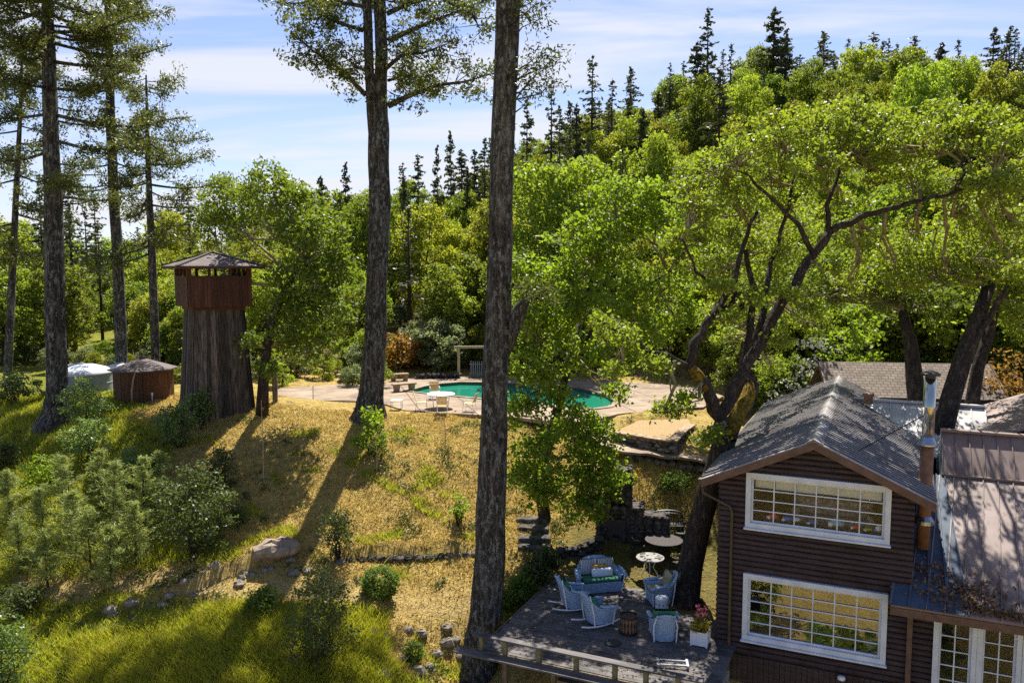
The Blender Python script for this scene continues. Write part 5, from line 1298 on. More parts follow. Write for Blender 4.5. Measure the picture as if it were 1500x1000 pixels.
fir('fir_tree', 'tall fir forking into two stems above, standing on the lawn edge between tower and pool', 'tree',
    [(538,640,38.5),(540,610,38.5),(544,580,38.5),(549,500,38.5),(553,400,38.5),(556,300,38.5),(555,200,38.5),(557,150,38.6),(559,90,38.6),(556,0,38.6),(552,-130,38.6)], [1.35,.86,.60,.52,.49,.49,.50,.31,.29,.27,.22],
    sp(30, .90, 1, 1.2, 3.0), extra=fork, wob=.05)
# left group
def dead(mb, lv, tp):
    for a, b2 in (((85,272),(190,274)),((85,262),(160,258)),((86,300),(130,296))): mb.tube(wander(P(*a, 38), P(*b2, 37.4), 4, .02), [.05, .045, .035, .025, .012], 6)
specs = [(.62, -.25, 5.6, -.02), (.66, .1, 5.9, .02), (.70, -.5, 5.2, .05), (.55, -.9, 3.6, -.05), (.60, 2.9, 4.4, .0), (.66, 3.4, 4.2, .05), (.72, 2.7, 4.6, .08), (.74, -.1, 5.6, .1), (.76, -1.4, 3.4, 0), (.78, 3.1, 4.8, .1)] + sp(34, .76, 1, 2.8, 5.2, rise=.1) + sp(8, .5, .75, 1.5, 4)
fir('fir_tree', 'big dark fir with bowed limbs beside the water tank at the left', 'tree',
    [(76,640,38),(82,608,38),(83,580,38),(81,450,38),(78,300,38),(75,200,38),(71,80,38),(70,0,38),(69,-90,38)], [1.15,.62,.47,.44,.40,.34,.28,.24,.18], specs, extra=dead, nl=30, side=1.1, step=.34, ls=(.17, .06), cr=.15)
fir('fir_tree', 'tall fir rising straight up behind the brown shed', 'tree', [(180,600,48),(178,540,48),(174,400,48),(167,300,48),(162,170,48),(158,0,48),(156,-60,48)], [.5,.34,.32,.29,.25,.18,.12],
    sp(10, .52, .72, 1.5, 3.4, rise=-.1) + sp(34, .70, 1, 1.6, 3.6, rise=.05), nl=28, ls=(.21, .065), step=.42, cr=.17)
fir('fir_tree', 'slender fir with a bushy drooping crown just left of the lookout tower', 'tree', [(230,600,46),(228,530,46),(224,400,46),(219,300,46),(216,200,46),(214,110,46)], [.34,.24,.22,.18,.12,.04],
    sp(10, .45, .65, 1.5, 3.6, rise=-.15) + [(.66, 0.1, 4.2, .1), (.72, -.4, 4.4, .15), (.6, .3, 3.6, .12), (.8, .2, 3.2, .05)] + sp(26, .66, 1, 1.0, 3.0, rise=.0), nl=28, ls=(.21, .065), step=.42, cr=.17)
fir('fir_tree', 'thin fir leaning slightly at the far left edge', 'tree', [(8,600,45),(12,540,45),(18,400,45),(24,280,45),(30,160,45),(33,60,45)], [.3,.22,.19,.15,.1,.04],
    sp(30, .42, 1, 1.4, 3.4, rise=-.05), nl=28, ls=(.21, .065), step=.44, cr=.17)
# ---------------------------------------------------------------- the big oak by the house
def L3(l): return [np.array(P(u, v, d)) for u, v, d in l]
def LOB(l, k=1.0): return [(np.array(P(u, v, d)), (r * k, r * 1.05 * k, r * .8 * k)) for u, v, d, r in l]
limbs = []
def limb(px, r0, r1): 
    Q = PT(px); n = len(Q) - 1; fine = []; rr = []
    for i in range(n):
        for k in range(3):
            s = (i + k / 3) / n; fine.append(Q[i].lerp(Q[i + 1], k / 3) + Vector(rng.normal(size=3)) * .035); rr.append(r0 + (r1 - r0) * s)
    fine.append(Q[-1]); rr.append(r1); limbs.append((fine, rr))
limb([(1062,645,26.1),(1045,600,25.8),(1034,568,25.6),(1012,540,25.5),(1016,505,25.6),(1045,462,26),(1075,410,27),(1085,365,27.5),(1110,310,28)], .25, .06)
limb([(1012,538,25.5),(990,528,25.2),(950,510,24.9),(915,490,24.8),(880,470,24.6)], .1, .025)
limb([(1052,612,26),(1075,572,26.2),(1108,512,26.5),(1140,452,27),(1170,405,27.3),(1193,372,27.5),(1213,342,27.5)], .21, .14)
limb([(1213,342,27.5),(1260,317,27.5),(1300,307,27.2),(1345,296,27),(1400,280,26.5),(1455,255,26)], .13, .03)
limb([(1213,342,27.5),(1214,300,28),(1228,250,28.5),(1255,205,29)], .11, .03)
limb([(1108,512,26.5),(1118,450,27.5),(1130,385,28.5),(1150,320,29),(1165,250,29.2)], .13, .04)
limb([(1066,645,26.1),(1085,606,26.5),(1099,584,26.9),(1102,565,27.3),(1094,548,27.8)], .26, .20)
limb([(1094,548,27.8),(1098,490,28.4),(1106,430,29),(1090,360,29.5),(1060,310,30)], .17, .05)
limb([(1030,480,25.8),(1075,440,26.6),(1080,430,26.6),(1020,400,25.8),(1000,350,25.6)], .1, .03)
limb([(1193,372,27.5),(1170,330,27),(1120,280,26.4),(1080,250,26.2)], .1, .03)
limb([(1400,280,26.5),(1410,240,26.6),(1420,200,27)], .07, .02)
oak_l = [(1020,300,26.5,1.3),(1040,250,27.5,1.3),(1090,225,27,1.3),(1075,300,28,1.3),(1145,205,27.5,1.35),(1130,260,29,1.4),(1200,185,28.5,1.3),(1195,240,27,1.3),(1245,175,29,1.25),(1260,215,27.5,1.3),(1300,190,28.5,1.25),(1330,215,27,1.35),(1370,185,28,1.3),(1400,215,26.5,1.3),(1435,190,27.5,1.25),(1470,225,26.5,1.35),(1500,270,27,1.3),(1455,290,26,1.2),(1400,290,28,1.2),(1340,275,28.5,1.2),(1285,270,29,1.0),(1225,300,29.3,1.0),(1160,310,29.3,.9),(1490,330,27.5,1.2),(1420,340,28.5,1.0),(1340,340,29.3,1.0),(1100,370,29.6,1.1),(1050,350,29.4,1.2),(1030,400,29.2,1.0),(1000,350,25.8,.95),(1240,360,29.8,1.0),(880,480,24.7,.55),(925,500,24.8,.6),(960,540,24.8,.5),(900,545,24.6,.5),(1005,590,24.8,.45),(975,600,24.7,.4),(1040,640,25,.4),(1120,480,30.5,.9),(1180,470,31,.9),(1250,420,30.5,.9),(1310,400,30.5,.9),(1390,390,30,.9),(1070,500,30.5,.8),(1130,540,31,.7),(1480,400,28.5,.9),(1075,470,25.6,.45),(1110,440,25.9,.5),(1150,430,26.4,.5),(1185,455,26.6,.5),(1230,400,26.8,.6),(1060,420,25.6,.5),(1140,500,26.6,.4),(1150,370,28.6,.8),(1270,345,28,.8)]
tb = gp(1006, 884)
trunk = [tb + Vector((-.05, 0, -.3)), tb + Vector((0, 0, .1)), P(1012,830,26.5), P(1024,770,26.45), P(1038,715,26.3), P(1052,675,26.2), P(1062,642,26.1)]
def mossy(t):
    mb = MB(); Q = PT([(1066,640,26.02),(1076,622,26.2),(1085,605,26.4),(1094,592,26.6),(1099,580,26.8),(1100,566,27.1)]); mb.tube([q + Vector((-.05, -.03, .06)) for q in Q], [.22, .25, .24, .25, .23, .17], 14, wob=.09)
    Q = PT([(1035,572,25.55),(1022,552,25.45),(1012,540,25.42)]); mb.tube([q + Vector((0, 0, .05)) for q in Q], [.15, .19, .15], 10); mb.build('moss', M['moss'], t, smooth=True, world=True)
broad_tree('oak_tree', 'spreading oak with mossy crooked trunk leaning over the house roof', 'tree', tb, trunk, [.62, .46, .42, .39, .37, .37, .36], LOB(oak_l, .80), M['oak_leaf'], M['oak_bark'], dens=21, nl=62, cr=.17, ls=(.14, .085), limbs=limbs, twigs=2.2, extra=mossy)
# oaks to the right, behind the house
def simple_oak(label, base_uvd, trunkpx, rad, lob, lm='oak_leaf', limbpx=(), dens=17, name='oak_tree', bk='oak_bark', ls=(.16, .095), nl=50, cr=.23, **kw):
    global limbs
    limbs = []
    for q in limbpx: limb(*q)
    b_ = P(*base_uvd); b_.z = min(b_.z, H1(b_.x, b_.y)) ; tr2 = [b_] + PT(trunkpx)
    return broad_tree(name, label, 'tree', b_, tr2, rad, LOB(lob), M[lm], M[bk], dens=dens, nl=nl, cr=cr, ls=ls, limbs=limbs, **kw)
simple_oak('dark oak whose thick trunk leans right in front of the shingled roof', (1378,690,28.2), [(1382,625,28.2),(1392,585,28.4),(1412,520,28.8),(1432,470,29.2),(1450,415,29.8)], [.40,.36,.34,.31,.27,.2],
  [(1450,400,30,1.2),(1400,380,30.5,1.2),(1490,380,30,1.3),(1360,400,31,1.1),(1330,370,31,1.1),(1480,450,30.5,1.1),(1430,330,31,1.3),(1290,400,31.5,1.1)], limbpx=[([(1412,520,28.8),(1440,480,28.8),(1465,440,28.9),(1478,420,29)], .14, .06)])
simple_oak('oak with twin mossy stems at the right corner of the shingled building', (1410,690,29.5), [(1412,640,29.5),(1424,590,29.6),(1432,540,29.8),(1448,490,30.2),(1462,440,30.5)], [.32,.29,.25,.22,.2,.12],
  [(1490,420,31,1.2),(1500,480,31,1.1),(1530,440,31,1.4),(1470,350,31.5,1.2),(1520,340,31,1.4)], lm='oak_leaf')
simple_oak('dark oak trunk leaning left over the middle of the shingled roof', (1352,680,32.2), [(1345,600,32),(1340,560,32),(1334,500,32.2),(1322,455,32.5)], [.42,.36,.34,.25,.16],
  [(1310,430,33,1.3),(1260,440,33.5,1.2),(1350,450,33.5,1.2),(1230,400,34,1.3),(1290,370,34,1.3),(1180,430,34,1.2),(1390,450,33.5,1.1)], lm='dark_leaf')
# bright maples in the middle
simple_oak('broad bright green maple whose leafy skirt hangs over the sitting area and pool', (800,775,31.5), [(790,700,31.6),(812,620,32),(830,540,32.8),(850,470,33.4)], [.26,.23,.2,.17,.12],
  [(800,490,31.5,1.0),(775,450,31,.9),(800,410,31.6,1.0),(845,400,31.6,1.0),(770,540,30.6,.9),(840,520,31.6,1.1),(790,565,30.6,.7),(775,600,30.2,.5),(845,605,30.3,.5),(815,585,30.5,.45),(905,575,31,.45),(770,610,30.2,.8),(840,640,30.2,1.1),(800,670,30,1.0),(870,680,30.2,.95),(830,710,30,1.0),(780,710,30,.85),(880,715,30.2,.75),(850,740,29.8,.8),(800,735,29.8,.75),(770,670,30.2,.7),
   (760,400,30.5,.95),(770,470,30.6,.75),(840,350,31,.95),(825,440,31,1.0),(880,460,30.6,1.1),(930,440,31,1.15),(980,420,31.5,1.05),(860,380,31.4,1.2),(910,350,31.6,1.2),(960,340,31.6,1.2),(1005,360,31,1.0),(900,300,32.2,1.15),(950,290,32,1.0),(905,520,31,.9),(955,500,31.4,.9),(990,470,32,.9),(885,640,30,.8),(900,690,30,.65),(760,700,29.6,.6),(860,750,29.6,.7)], lm='maple_leaf', name='maple_tree', ls=(.165, .12), dens=21, nl=46, cr=.21,
  limbpx=[([(830,540,32.8),(870,480,32),(930,430,31.6),(980,400,31.4)], .12, .04), ([(820,600,32.2),(800,540,31.6),(785,520,31.2)], .08, .03), ([(812,640,31.9),(850,650,31),(870,680,30.6)], .07, .03), ([(850,470,33),(870,400,32.4),(900,320,32.2)], .12, .04)])
simple_oak('rounded yellow green tree behind the pool, just right of the big near trunk', (830,600,57), [(830,520,57),(832,450,57),(835,380,57)], [.34,.3,.25,.15],
  [(790,280,57,2.2),(850,270,57,2.2),(820,330,56,2.3),(780,360,56,2.0),(870,340,56,2.2),(800,410,55.5,2.1),(850,410,55.5,2.1),(785,460,55.5,1.9),(840,480,55.5,1.8)], lm='hill_leaf', name='broadleaf_tree', ls=(.30, .2), dens=24, nl=20, cr=.30)
# oak leaning beside the tower
simple_oak('leafy oak with curved dark trunk leaning right of the lookout tower', (384,606,38), [(386,560,38),(391,510,38),(402,460,38),(420,420,38),(438,390,38)], [.32,.25,.23,.21,.17,.11],
  [(330,295,43,1.5),(385,275,40,1.4),(350,325,42,1.4),(430,305,39.5,1.5),(460,350,38.5,1.6),(448,360,37.8,1.3),(450,410,37.5,1.5),(480,400,38.5,1.4),(440,470,37.8,1.1),(470,460,38,1.3),(430,500,37.8,1.1),(432,440,37.4,.9),(366,502,37.4,.36),(398,545,37.2,.4),(455,510,38.2,1.0),(305,330,44,1.3)], lm='tower_leaf', ls=(.2, .13), dens=20, nl=42, cr=.25)
simple_oak('shady oak past the garden path, crown behind the crooked limbs of the big oak', (1085,600,42), [(1086,560,42),(1092,500,41.5),(1085,440,41)], [.3,.27,.22,.14],
  [(1000,350,40,1.2),(1050,320,40,1.2),(1100,300,40.5,1.3),(1150,340,41,1.5),(1020,410,39.5,1.1),(1080,390,40,1.2),(1130,410,40.5,1.4),(1180,400,41.5,1.4),(1060,460,40,1.2),(1120,470,41,1.2)], lm='oak_leaf', limbpx=[([(1085,440,41),(1050,400,40.5),(1010,370,40)], .12, .04)])
# blossom, orange and dark accents
def accent(name, label, cat, u, v, d, w, h, lm, n=80, nl=24, ls=(.22, .15), cr=.2):
    b_ = P(u, v, d); b_.z = H1(b_.x, b_.y); zc = P(u, v, d).z
    return shrub(name, label, cat, b_, w, max(h, (zc - b_.z) + h / 2), M[lm], n, nl, ls, cr)
accent('flowering_dogwood', 'small dogwood covered in white blossom between the oak limbs', 'tree', 1185, 530, 38, 3.6, 3.0, 'blossom', 60, 16, (.15, .11), .22)
accent('shrub', 'pale yellow green bush right beside the white dogwood', 'shrub', 1255, 500, 39, 4.0, 3.0, 'maple_leaf', 90, 24)
accent('shrub', 'orange leaved shrub at the right edge beyond the shingled roof', 'shrub', 1480, 560, 33, 3.4, 2.8, 'orange_leaf', 90, 24, (.14, .1))
accent('shrub', 'green shrub under the orange one at the right edge', 'shrub', 1475, 615, 31, 3.0, 1.6, 'oak_leaf', 70, 24, (.14, .1))
accent('shrub', 'orange bronze shrub behind the forked fir and the low wall', 'shrub', 592, 515, 55, 4.0, 2.6, 'orange_leaf', 90, 22, (.2, .13))
# ---------------------------------------------------------------- shrubs and saplings on the lawn and bank
SH = [('rounded grey green shrub in front of the big fir at the left', 128, 632, 2.6, 2.5, 'shrub_leaf', 110, (.12,.07)),
 ('small blue green shrub below the grey green one, on two thin stems', 128, 672, 2.1, 1.8, 'shrub_leaf', 80, (.12,.07)),
 ('glossy shrub in front of the lookout tower, left one of the pair', 258, 655, 2.0, 1.9, 'shrub_leaf', 90, (.12,.08)),
 ('upright glossy shrub against the foot of the lookout tower', 292, 625, 1.6, 1.75, 'shrub_leaf', 70, (.13,.08)),
 ('dense dark bush with grey twigs, largest on the left bank', 285, 815, 3.3, 3.3, 'bush_leaf', 190, (.13,.07)),
 ('dark narrow bush just above the largest bush of the left bank', 325, 720, 1.3, 2.0, 'bush_leaf', 60, (.11,.06)),
 ('dark shrub in the long trunk shadow above the boulder', 495, 815, 1.3, 1.7, 'bush_leaf', 60, (.11,.06)),
 ('dark green shrub at the edge of the tall grass, right of the straw path', 470, 975, 2.3, 3.1, 'bush_leaf', 130, (.10,.06)),
 ('grey green shrub cut by the lower left corner', 10, 1010, 1.6, 2.3, 'shrub_leaf', 90, (.10,.06)),
 ('low shrub at the left edge above the tall grass', 0, 690, 1.6, 1.4, 'bush_leaf', 60, (.12,.07)),
 ('small leafy sapling in front of the forked fir', 545, 668, 1.6, 2.0, 'maple_leaf', 45, (.17,.11)),
 ('tiny leafy sprig on the dry slope beside the near trunk', 672, 768, .7, 1.2, 'maple_leaf', 18, (.12,.08)),
 ('small weedy shrub on the slope left of the boulder shadow', 350, 770, .8, .9, 'bush_leaf', 30, (.1,.06)),
 ('dark low shrub between the tank and the left edge', 20, 590, 3.0, 1.5, 'bush_leaf', 70, (.16,.09)),
 ('sparse yellow green shrub on the upper left bank', 215, 700, 1.3, 1.2, 'ball_leaf', 40, (.1,.06)),
 ('loose light green shrub at the upper edge of the conifer clump, left side', 60, 720, 1.9, 1.5, 'maple_leaf', 70, (.11,.07)),
 ('loose light green shrub between the conifer clump and the grey green shrubs', 190, 715, 1.8, 1.5, 'shrub_leaf', 70, (.11,.07)),
 ('low spreading shrub in the grass at the left end of the straw path', 30, 900, 1.5, 1.0, 'bush_leaf', 60, (.1,.06)),
 ('broad low shrub in the tall grass left of the dark green shrub', 385, 900, 1.2, .9, 'ball_leaf', 50, (.1,.06)),
 ('small weedy green shrub under the oak branch by the garden path', 985, 715, 1.5, .6, 'ball_leaf', 40, (.1,.06))]
for lb, u, v, wd, h, lm, n, ls in SH: shrub('shrub', lb, 'shrub', gp(u, v), wd, h, M[lm], n, 26, ls, .13)
shrub('clipped_bush', 'round clipped green bush on the straw terrace left of the near trunk', 'bush', gp(557, 876), 1.25, 1.15, M['ball_leaf'], 170, 26, (.08, .05), .07, round_=True, zmin=.03)
shrub('clipped_bush', 'small round bush among the rocks on the lower slope', 'bush', gp(607, 968), .62, .6, M['ball_leaf'], 70, 26, (.06, .035), .05, round_=True, zmin=.03)
for i, (k, u, v, wd) in enumerate(((0,748,905,.8),(1,765,880,.75),(2,783,858,.7),(3,800,838,.6))):
    shrub('ivy_clump', ('leafy ivy clump at the near end of the deck edge, touching the big trunk', 'second ivy clump back along the left deck edge', 'third ivy clump back along the left deck edge', 'farthest ivy clump on the left deck edge, near the loveseat')[k], 'ivy', gp(u, v + 8) + Vector((0, 0, .1)), wd * 1.5, 1.1, M['ball_leaf'] if k < 2 else M['bush_leaf'], 70, 24, (.10, .075), .1)
def sapling_fir(base, h, label):
    t = thing('conifer_sapling', label, 'tree', base, 0, 'feathery young conifers on the left bank'); mb = MB(); mb.tube([(0, 0, -.1), (rng.normal() * .12, rng.normal() * .1, h * .5), (0, 0, h)], [.045, .03, .008], 6); out = []
    z = .12 * h
    while z < h * .98:
        L = (.95 * (1 - z / h) ** .7 + .10) * h * .46
        for k in range(5):
            az = rng.uniform(0, 6.28); d = np.array((math.cos(az), math.sin(az), rng.uniform(.1, .6))) * rng.uniform(.35, 1.3); n = 46; s = rng.uniform(.1, 1, (n, 1)); c = d * L * s + (0, 0, z) + rng.normal(size=(n, 3)) * .05
            mb.tube([(0, 0, z), tuple(d * L + (0, 0, z))], [.010, .003], 3, cap=False)
            al = d + unit(n) * .5; al /= np.linalg.norm(al, axis=1, keepdims=True); out.append(leafquads(c, .17, .022, .3, .4, al))
        z += .17
    mb.build('trunk', M['far_bark'], t); quadmesh('foliage', np.concatenate(out), M['sapling_needle'], t)
for u, v, h, lb in ((95,780,3.0,'feathery young conifer on the left bank, left of the tall pair'),(135,850,2.7,'feathery young conifer on the left bank, low and wide in front'),(175,800,3.2,'tallest feathery young conifer in the middle of the left bank'),(215,770,2.7,'feathery young conifer on the left bank touching the largest dark bush'),(165,862,2.2,'small feathery conifer at the foot of the left bank clump, nearest the tumbled wall'),(60,800,2.2,'feathery young conifer at the left side of the clump on the bank'),(30,840,1.9,'feathery young conifer nearest the left edge of the picture'),(235,735,2.0,'feathery young conifer highest on the bank, above the largest dark bush'),(110,825,2.6,'feathery young conifer just behind the low wide one on the bank'),(70,860,2.0,'small feathery conifer at the lower left of the bank clump'),(200,832,2.4,'feathery young conifer in front of the left side of the largest dark bush'),(150,740,2.2,'feathery young conifer high in the clump, below the grey green shrubs'),(15,780,2.4,'feathery young conifer half cut by the left edge')):
    sapling_fir(gp(u, v), h, lb)
for u, v, h, lab, lm, nn in ((386, 705, 3.4, 'thin staked sapling with a few yellow leaves on the lawn', 'yellow_leaf', 12), (652, 668, 1.7, 'leafless twiggy sapling with a few reddish leaves on the dry lawn', 'orange_leaf', 9), (552, 690, 1.5, 'bare little sapling stem on the lawn right of the trunk shadow', 'bush_leaf', 4), (150, 690, 1.0, 'thin bare stem on the bank under the grey green shrubs', 'bush_leaf', 3)):
    b_ = gp(u, v); t = thing('young_tree', lab, 'tree', b_); mb = MB(); mb.tube([(0, 0, -.1), (.02, 0, h * .5), (0, 0, h)], [.025, .018, .008], 6); tips = []
    for i in range(9): z = h * rng.uniform(.45, .98); a = rng.uniform(0, 6.28); e = Vector((math.cos(a) * .45, math.sin(a) * .45, z + .3)); mb.tube([(0, 0, z), e], [.009, .003], 4, cap=False); tips.append(np.array(e))
    mb.build('trunk', M['bone_wood'], t); quadmesh('foliage', leafquads(clump(np.array(tips)[:nn], 5 if nn > 5 else 2, .1), .11, .07), M[lm], t)

# ---------------------------------------------------------------- woods
protos = dict(
 con=[far_conifer(11, 17, 3.0, 1.0), far_conifer(12, 19, 2.6, 1.0, .28), far_conifer(13, 15, 3.4, 1.2, .08), far_conifer(14, 20, 2.2, .8, .4, sparse=.75), far_conifer(15, 17, 1.7, .5, .3, sparse=.5, ls=.45)],
 hill=[far_broad(21, 9, 8, 'hill_leaf'), far_broad(22, 11, 8, 'hill_leaf', 11), far_broad(23, 8, 7.5, 'hill_leaf', 8)],
 olive=[far_broad(24, 10, 7, 'olive_leaf', 10), far_broad(25, 12, 6.5, 'olive_leaf', 11, tall=1.2)],
 dark=[far_broad(26, 11, 8, 'dark_leaf', 11), far_broad(27, 9, 7, 'dark_leaf', 9)],
 grey=[far_broad(28, 7, 6, 'grey_leaf', 8, cr=.3), far_broad(29, 6, 6, 'hill_leaf', 7, lowest=.1)],
 column=[far_broad(30, 9, 4.2, 'olive_leaf', 10, tall=1.5, lowest=.12)])
used = set()
LAB = dict(con=('conifer', 'dark pointed conifer standing in the mixed wood on the hill', 'dark conifers in the hill woods'),
 hill=('broadleaf_tree', 'yellow green broadleaf tree in the wood covering the hill', 'yellow green trees covering the hill'),
 olive=('oak_tree', 'olive green oak in the wood covering the hill', 'olive green oaks covering the hill'),
 dark=('bay_tree', 'dark green bay tree in the wood covering the hill', 'dark green bays on the hill'),
 grey=('brush', 'low pale green brush on the hillside behind the pool', 'pale brush on the hillside'),
 column=('broadleaf_tree', 'dense upright yellow green tree on the slope behind the pool', 'upright yellow green trees behind the pool'))
count = {}
def plant(kind, x, y, s, label=None, name=None, group=None, k=None, sz=None, z=None):
    nm, lb, gr = LAB[kind]; k = k if k is not None else int(rng.integers(len(protos[kind]))); pr = protos[kind][k]
    loc = Vector((x, y, (H1(x, y) if z is None else z) - .15)); rz = rng.uniform(0, 6.28); sc = (s, s, s * (sz or 1))
    lab, grp = label or lb, group or gr
    if (kind, k) not in used:
        used.add((kind, k)); o = pr; o.location = loc; o.rotation_euler = (0, 0, rz); o.scale = sc
    else: o = dup(pr, loc, rz, sc)
    o.name = name or nm; o['label'] = lab; o['category'] = 'tree' if kind != 'grey' else 'shrub'
    if label and not group:
        if 'group' in o: del o['group']
    else: o['group'] = grp
    count[kind] = count.get(kind, 0) + 1
    return o
def sky_con(u, v, d, w, label, k=0, base=None):
    """a conifer whose tip stands at picture point (u,v)"""
    p = P(u, v, d); z0 = H1(p.x, p.y) if base is None else base; h = max(4, p.z - z0); Ht = (17, 19, 15, 20, 17)[k]; s = h / Ht
    Rm = (3.0, 2.6, 3.4, 2.2, 1.7)[k]; sw = 1.45 * w / FPX * d / 2 / Rm
    o = plant('con', p.x, d, 1, label, k=k, z=z0); o.scale = (sw, sw, s)
for q in ((1135,8,112,58,'tallest twin topped dark conifer on the skyline ridge, left of centre on the ridge',2),(1152,40,114,36,'conifer close against the right side of the tallest ridge conifer',0),(1022,58,98,52,'tall isolated dark conifer on the skyline above the big maple',2),(1208,44,118,44,'pointed conifer on the ridge right of the tallest twin conifer',0),(1172,78,112,34,'thin half bare conifer between the two tall ridge conifers',3),
  (1280,45,124,36,'tall conifer with a flat tuft on the ridge above the oak crown',3),(1340,50,124,40,'conifer on the ridge right of the tufted one',1),(1380,60,126,44,'broad conifer on the ridge toward the right',2),(1457,38,120,40,'sharp conifer at the right end of the ridge',0),(1262,58,120,28,'small dark conifer beside the tufted ridge conifer',1),
  (868,78,92,38,'tall narrow conifer with high crown right of the near trunk',3),(897,112,94,26,'nearly dead grey conifer with bare top right of the narrow one',4),(772,140,78,36,'conifer immediately right of the big near trunk',1),(808,122,80,36,'slim conifer second to the right of the near trunk',3),(820,150,84,30,'slim conifer third to the right of the near trunk',1),(845,148,90,34,'short rounded conifer left of the tall narrow conifer',2),
  (505,235,88,34,'dark conifer on the skyline just left of the forked fir',0),(470,254,80,52,'broad dark conifer left of the forked fir',2),(612,222,90,40,'conifer on the skyline right of the forked fir',1),(640,210,96,26,'twin conifer on the left skyline, left stem',0),(660,190,96,34,'tallest conifer on the skyline between the two great trunks',0),(592,255,84,30,'small conifer low between the forked fir and the twins',2),(710,198,92,34,'conifer on the skyline touching the left side of the near trunk',1),(685,240,86,28,'small dark conifer below the skyline between the great trunks',2),
  (598,296,62,40,'bare trunked conifer standing behind the pool in front of the hill',4),(930,160,100,24,'small conifer on the slope right of the bare one',4),(965,130,104,40,'rounded dark conifer left of the isolated tall one',2),(1085,120,104,44,'conifer on the slope left of the twin topped one',1),(1060,200,80,36,'dark conifer below the isolated tall conifer',0),(1310,70,118,30,'pointed conifer between the tufted one and its right neighbour',0),(1425,80,118,34,'dark conifer just left of the sharp one at the right end',1)):
    sky_con(*q)
# hillside wood
def hillfill():
    y = 56.0; row = 0
    while y < 150:
        half = y * .70; sp_ = 4.5 + (y - 56) * .022; x = -half * .35 if y > 60 else -6
        x += (row % 2) * sp_ / 2
        while x < half + 4:
            px, py = x + rng.uniform(-1.6, 1.6), y + rng.uniform(-1.6, 1.6); u = 750 + px / py * FPX
            x += sp_
            if px < -8 and py < 60: continue
            r = rng.random(); near = py < 72
            if py > 95: kind = 'con' if r < .46 else 'olive' if r < .60 else 'dark' if r < .72 else 'hill'
            elif u < 740: kind = 'grey' if (r < .42 and near) else 'hill' if r < .62 else 'olive' if r < .78 else 'dark' if r < .9 else 'con'
            else: kind = 'hill' if r < .46 else 'olive' if r < .68 else 'dark' if r < .82 else 'con' if r < .95 else 'grey'
            s = rng.uniform(.48, .88) * (.85 if near else 1) * (rng.uniform(.75, 1.15) if kind == 'con' else 1)
            if near and u < 720: s *= .75
            plant(kind, px, py, s, sz=1.0 if kind in ('con', 'grey') else rng.uniform(1.0, 1.5))
        y += sp_ * .86; row += 1
hillfill()
for u, v, d, s in ((655,400,58,.78),(690,405,60,.8),(672,430,57,.62),(715,420,60,.7),(640,455,60,.6)):
    p = P(u, 500, d); plant('column', p.x, d, s)
LAB.update(con=('conifer', 'dark conifer in the valley wood behind the lookout tower', 'conifers in the valley wood'), hill=('broadleaf_tree', 'light green broadleaf tree in the valley wood at the left', 'light green trees in the valley wood'), olive=('oak_tree', 'olive green oak in the valley wood at the left', 'olive oaks in the valley wood'), dark=('bay_tree', 'dark green tree in the valley wood at the left', 'dark trees in the valley wood'), grey=('brush', 'low brush along the terrace edge and valley at the left', 'brush in the valley'))
for i in range(95):
    d = 54 + 100 * (i / 95) ** 1.2; u = rng.uniform(-60, 560); x = (u - 750) / FPX * d
    if 50 < u < 270 and d < 105: continue
    r = rng.random(); kind = 'hill' if r < .40 else 'olive' if r < .58 else 'dark' if r < .74 else 'con' if r < .92 else 'grey'
    s = rng.uniform(.6, .95) * (.72 if kind == 'con' else 1) * (.7 if d < 70 else 1.05 + .004 * (d - 70)); plant(kind, x, d, s)
for i in range(16):
    d = rng.uniform(60, 104); u = rng.uniform(-20, 290); x = (u - 750) / FPX * d; kind = ('con', 'con', 'hill', 'olive')[i % 4]; plant(kind, x, d, rng.uniform(.5, .75), k=3 if kind == 'con' else None)
for i in range(16):
    d = rng.uniform(72, 112); u = rng.uniform(-20, 280); x = (u - 750) / FPX * d; plant(('dark', 'olive', 'hill', 'dark')[i % 4], x, d, rng.uniform(.5, .8))
for i in range(30):
    d = rng.uniform(55, 72); u = (rng.uniform(-40, 95) if i % 2 else rng.uniform(185, 300)); x = (u - 750) / FPX * d; plant(('dark', 'hill', 'olive')[i % 3], x, d, rng.uniform(.38, .66))
for i in range(34):
    u = -20 + i * 17 + rng.uniform(-8, 8); d = rng.uniform(47, 56) if u > 240 else rng.uniform(50, 60); x = (u - 750) / FPX * d; plant('grey', x, d, rng.uniform(.28, .5) * (.7 if u > 400 else .55 if u < 260 else 1), k=int(rng.integers(2)))
LAB['grey'] = ('brush', 'low green planting along the back of the pool terrace', 'planting behind the pool')
for i in range(26):
    u = 520 + i * 24 + rng.uniform(-8, 8); d = rng.uniform(54.5, 57.5); x = (u - 750) / FPX * d; plant('grey', x, d, rng.uniform(.3, .5), k=int(rng.integers(2)))
LAB.update(hill=('broadleaf_tree', 'green tree crowding behind the oaks and the shingled roof at the right', 'trees behind the right hand oaks'), dark=('bay_tree', 'dark tree crowding behind the oaks and the shingled roof at the right', 'dark trees behind the right hand oaks'))
for u, d, k, s in ((1060,52,'hill',.8),(1120,48,'dark',.7),(1180,46,'hill',.75),(1240,44,'dark',.75),(1300,46,'hill',.85),(1370,44,'dark',.8),(1430,42,'hill',.85),(1500,40,'hill',.9),(1560,38,'dark',.9),(1110,56,'hill',.9),(1220,55,'hill',1.0),(1330,54,'dark',1.0),(1440,52,'hill',1.05),(1540,50,'hill',1.1),(1030,55,'dark',.8),(1150,42,'hill',.45),(1090,44,'dark',.42)):
    x = (u - 750) / FPX * d; plant(k, x, d, s)
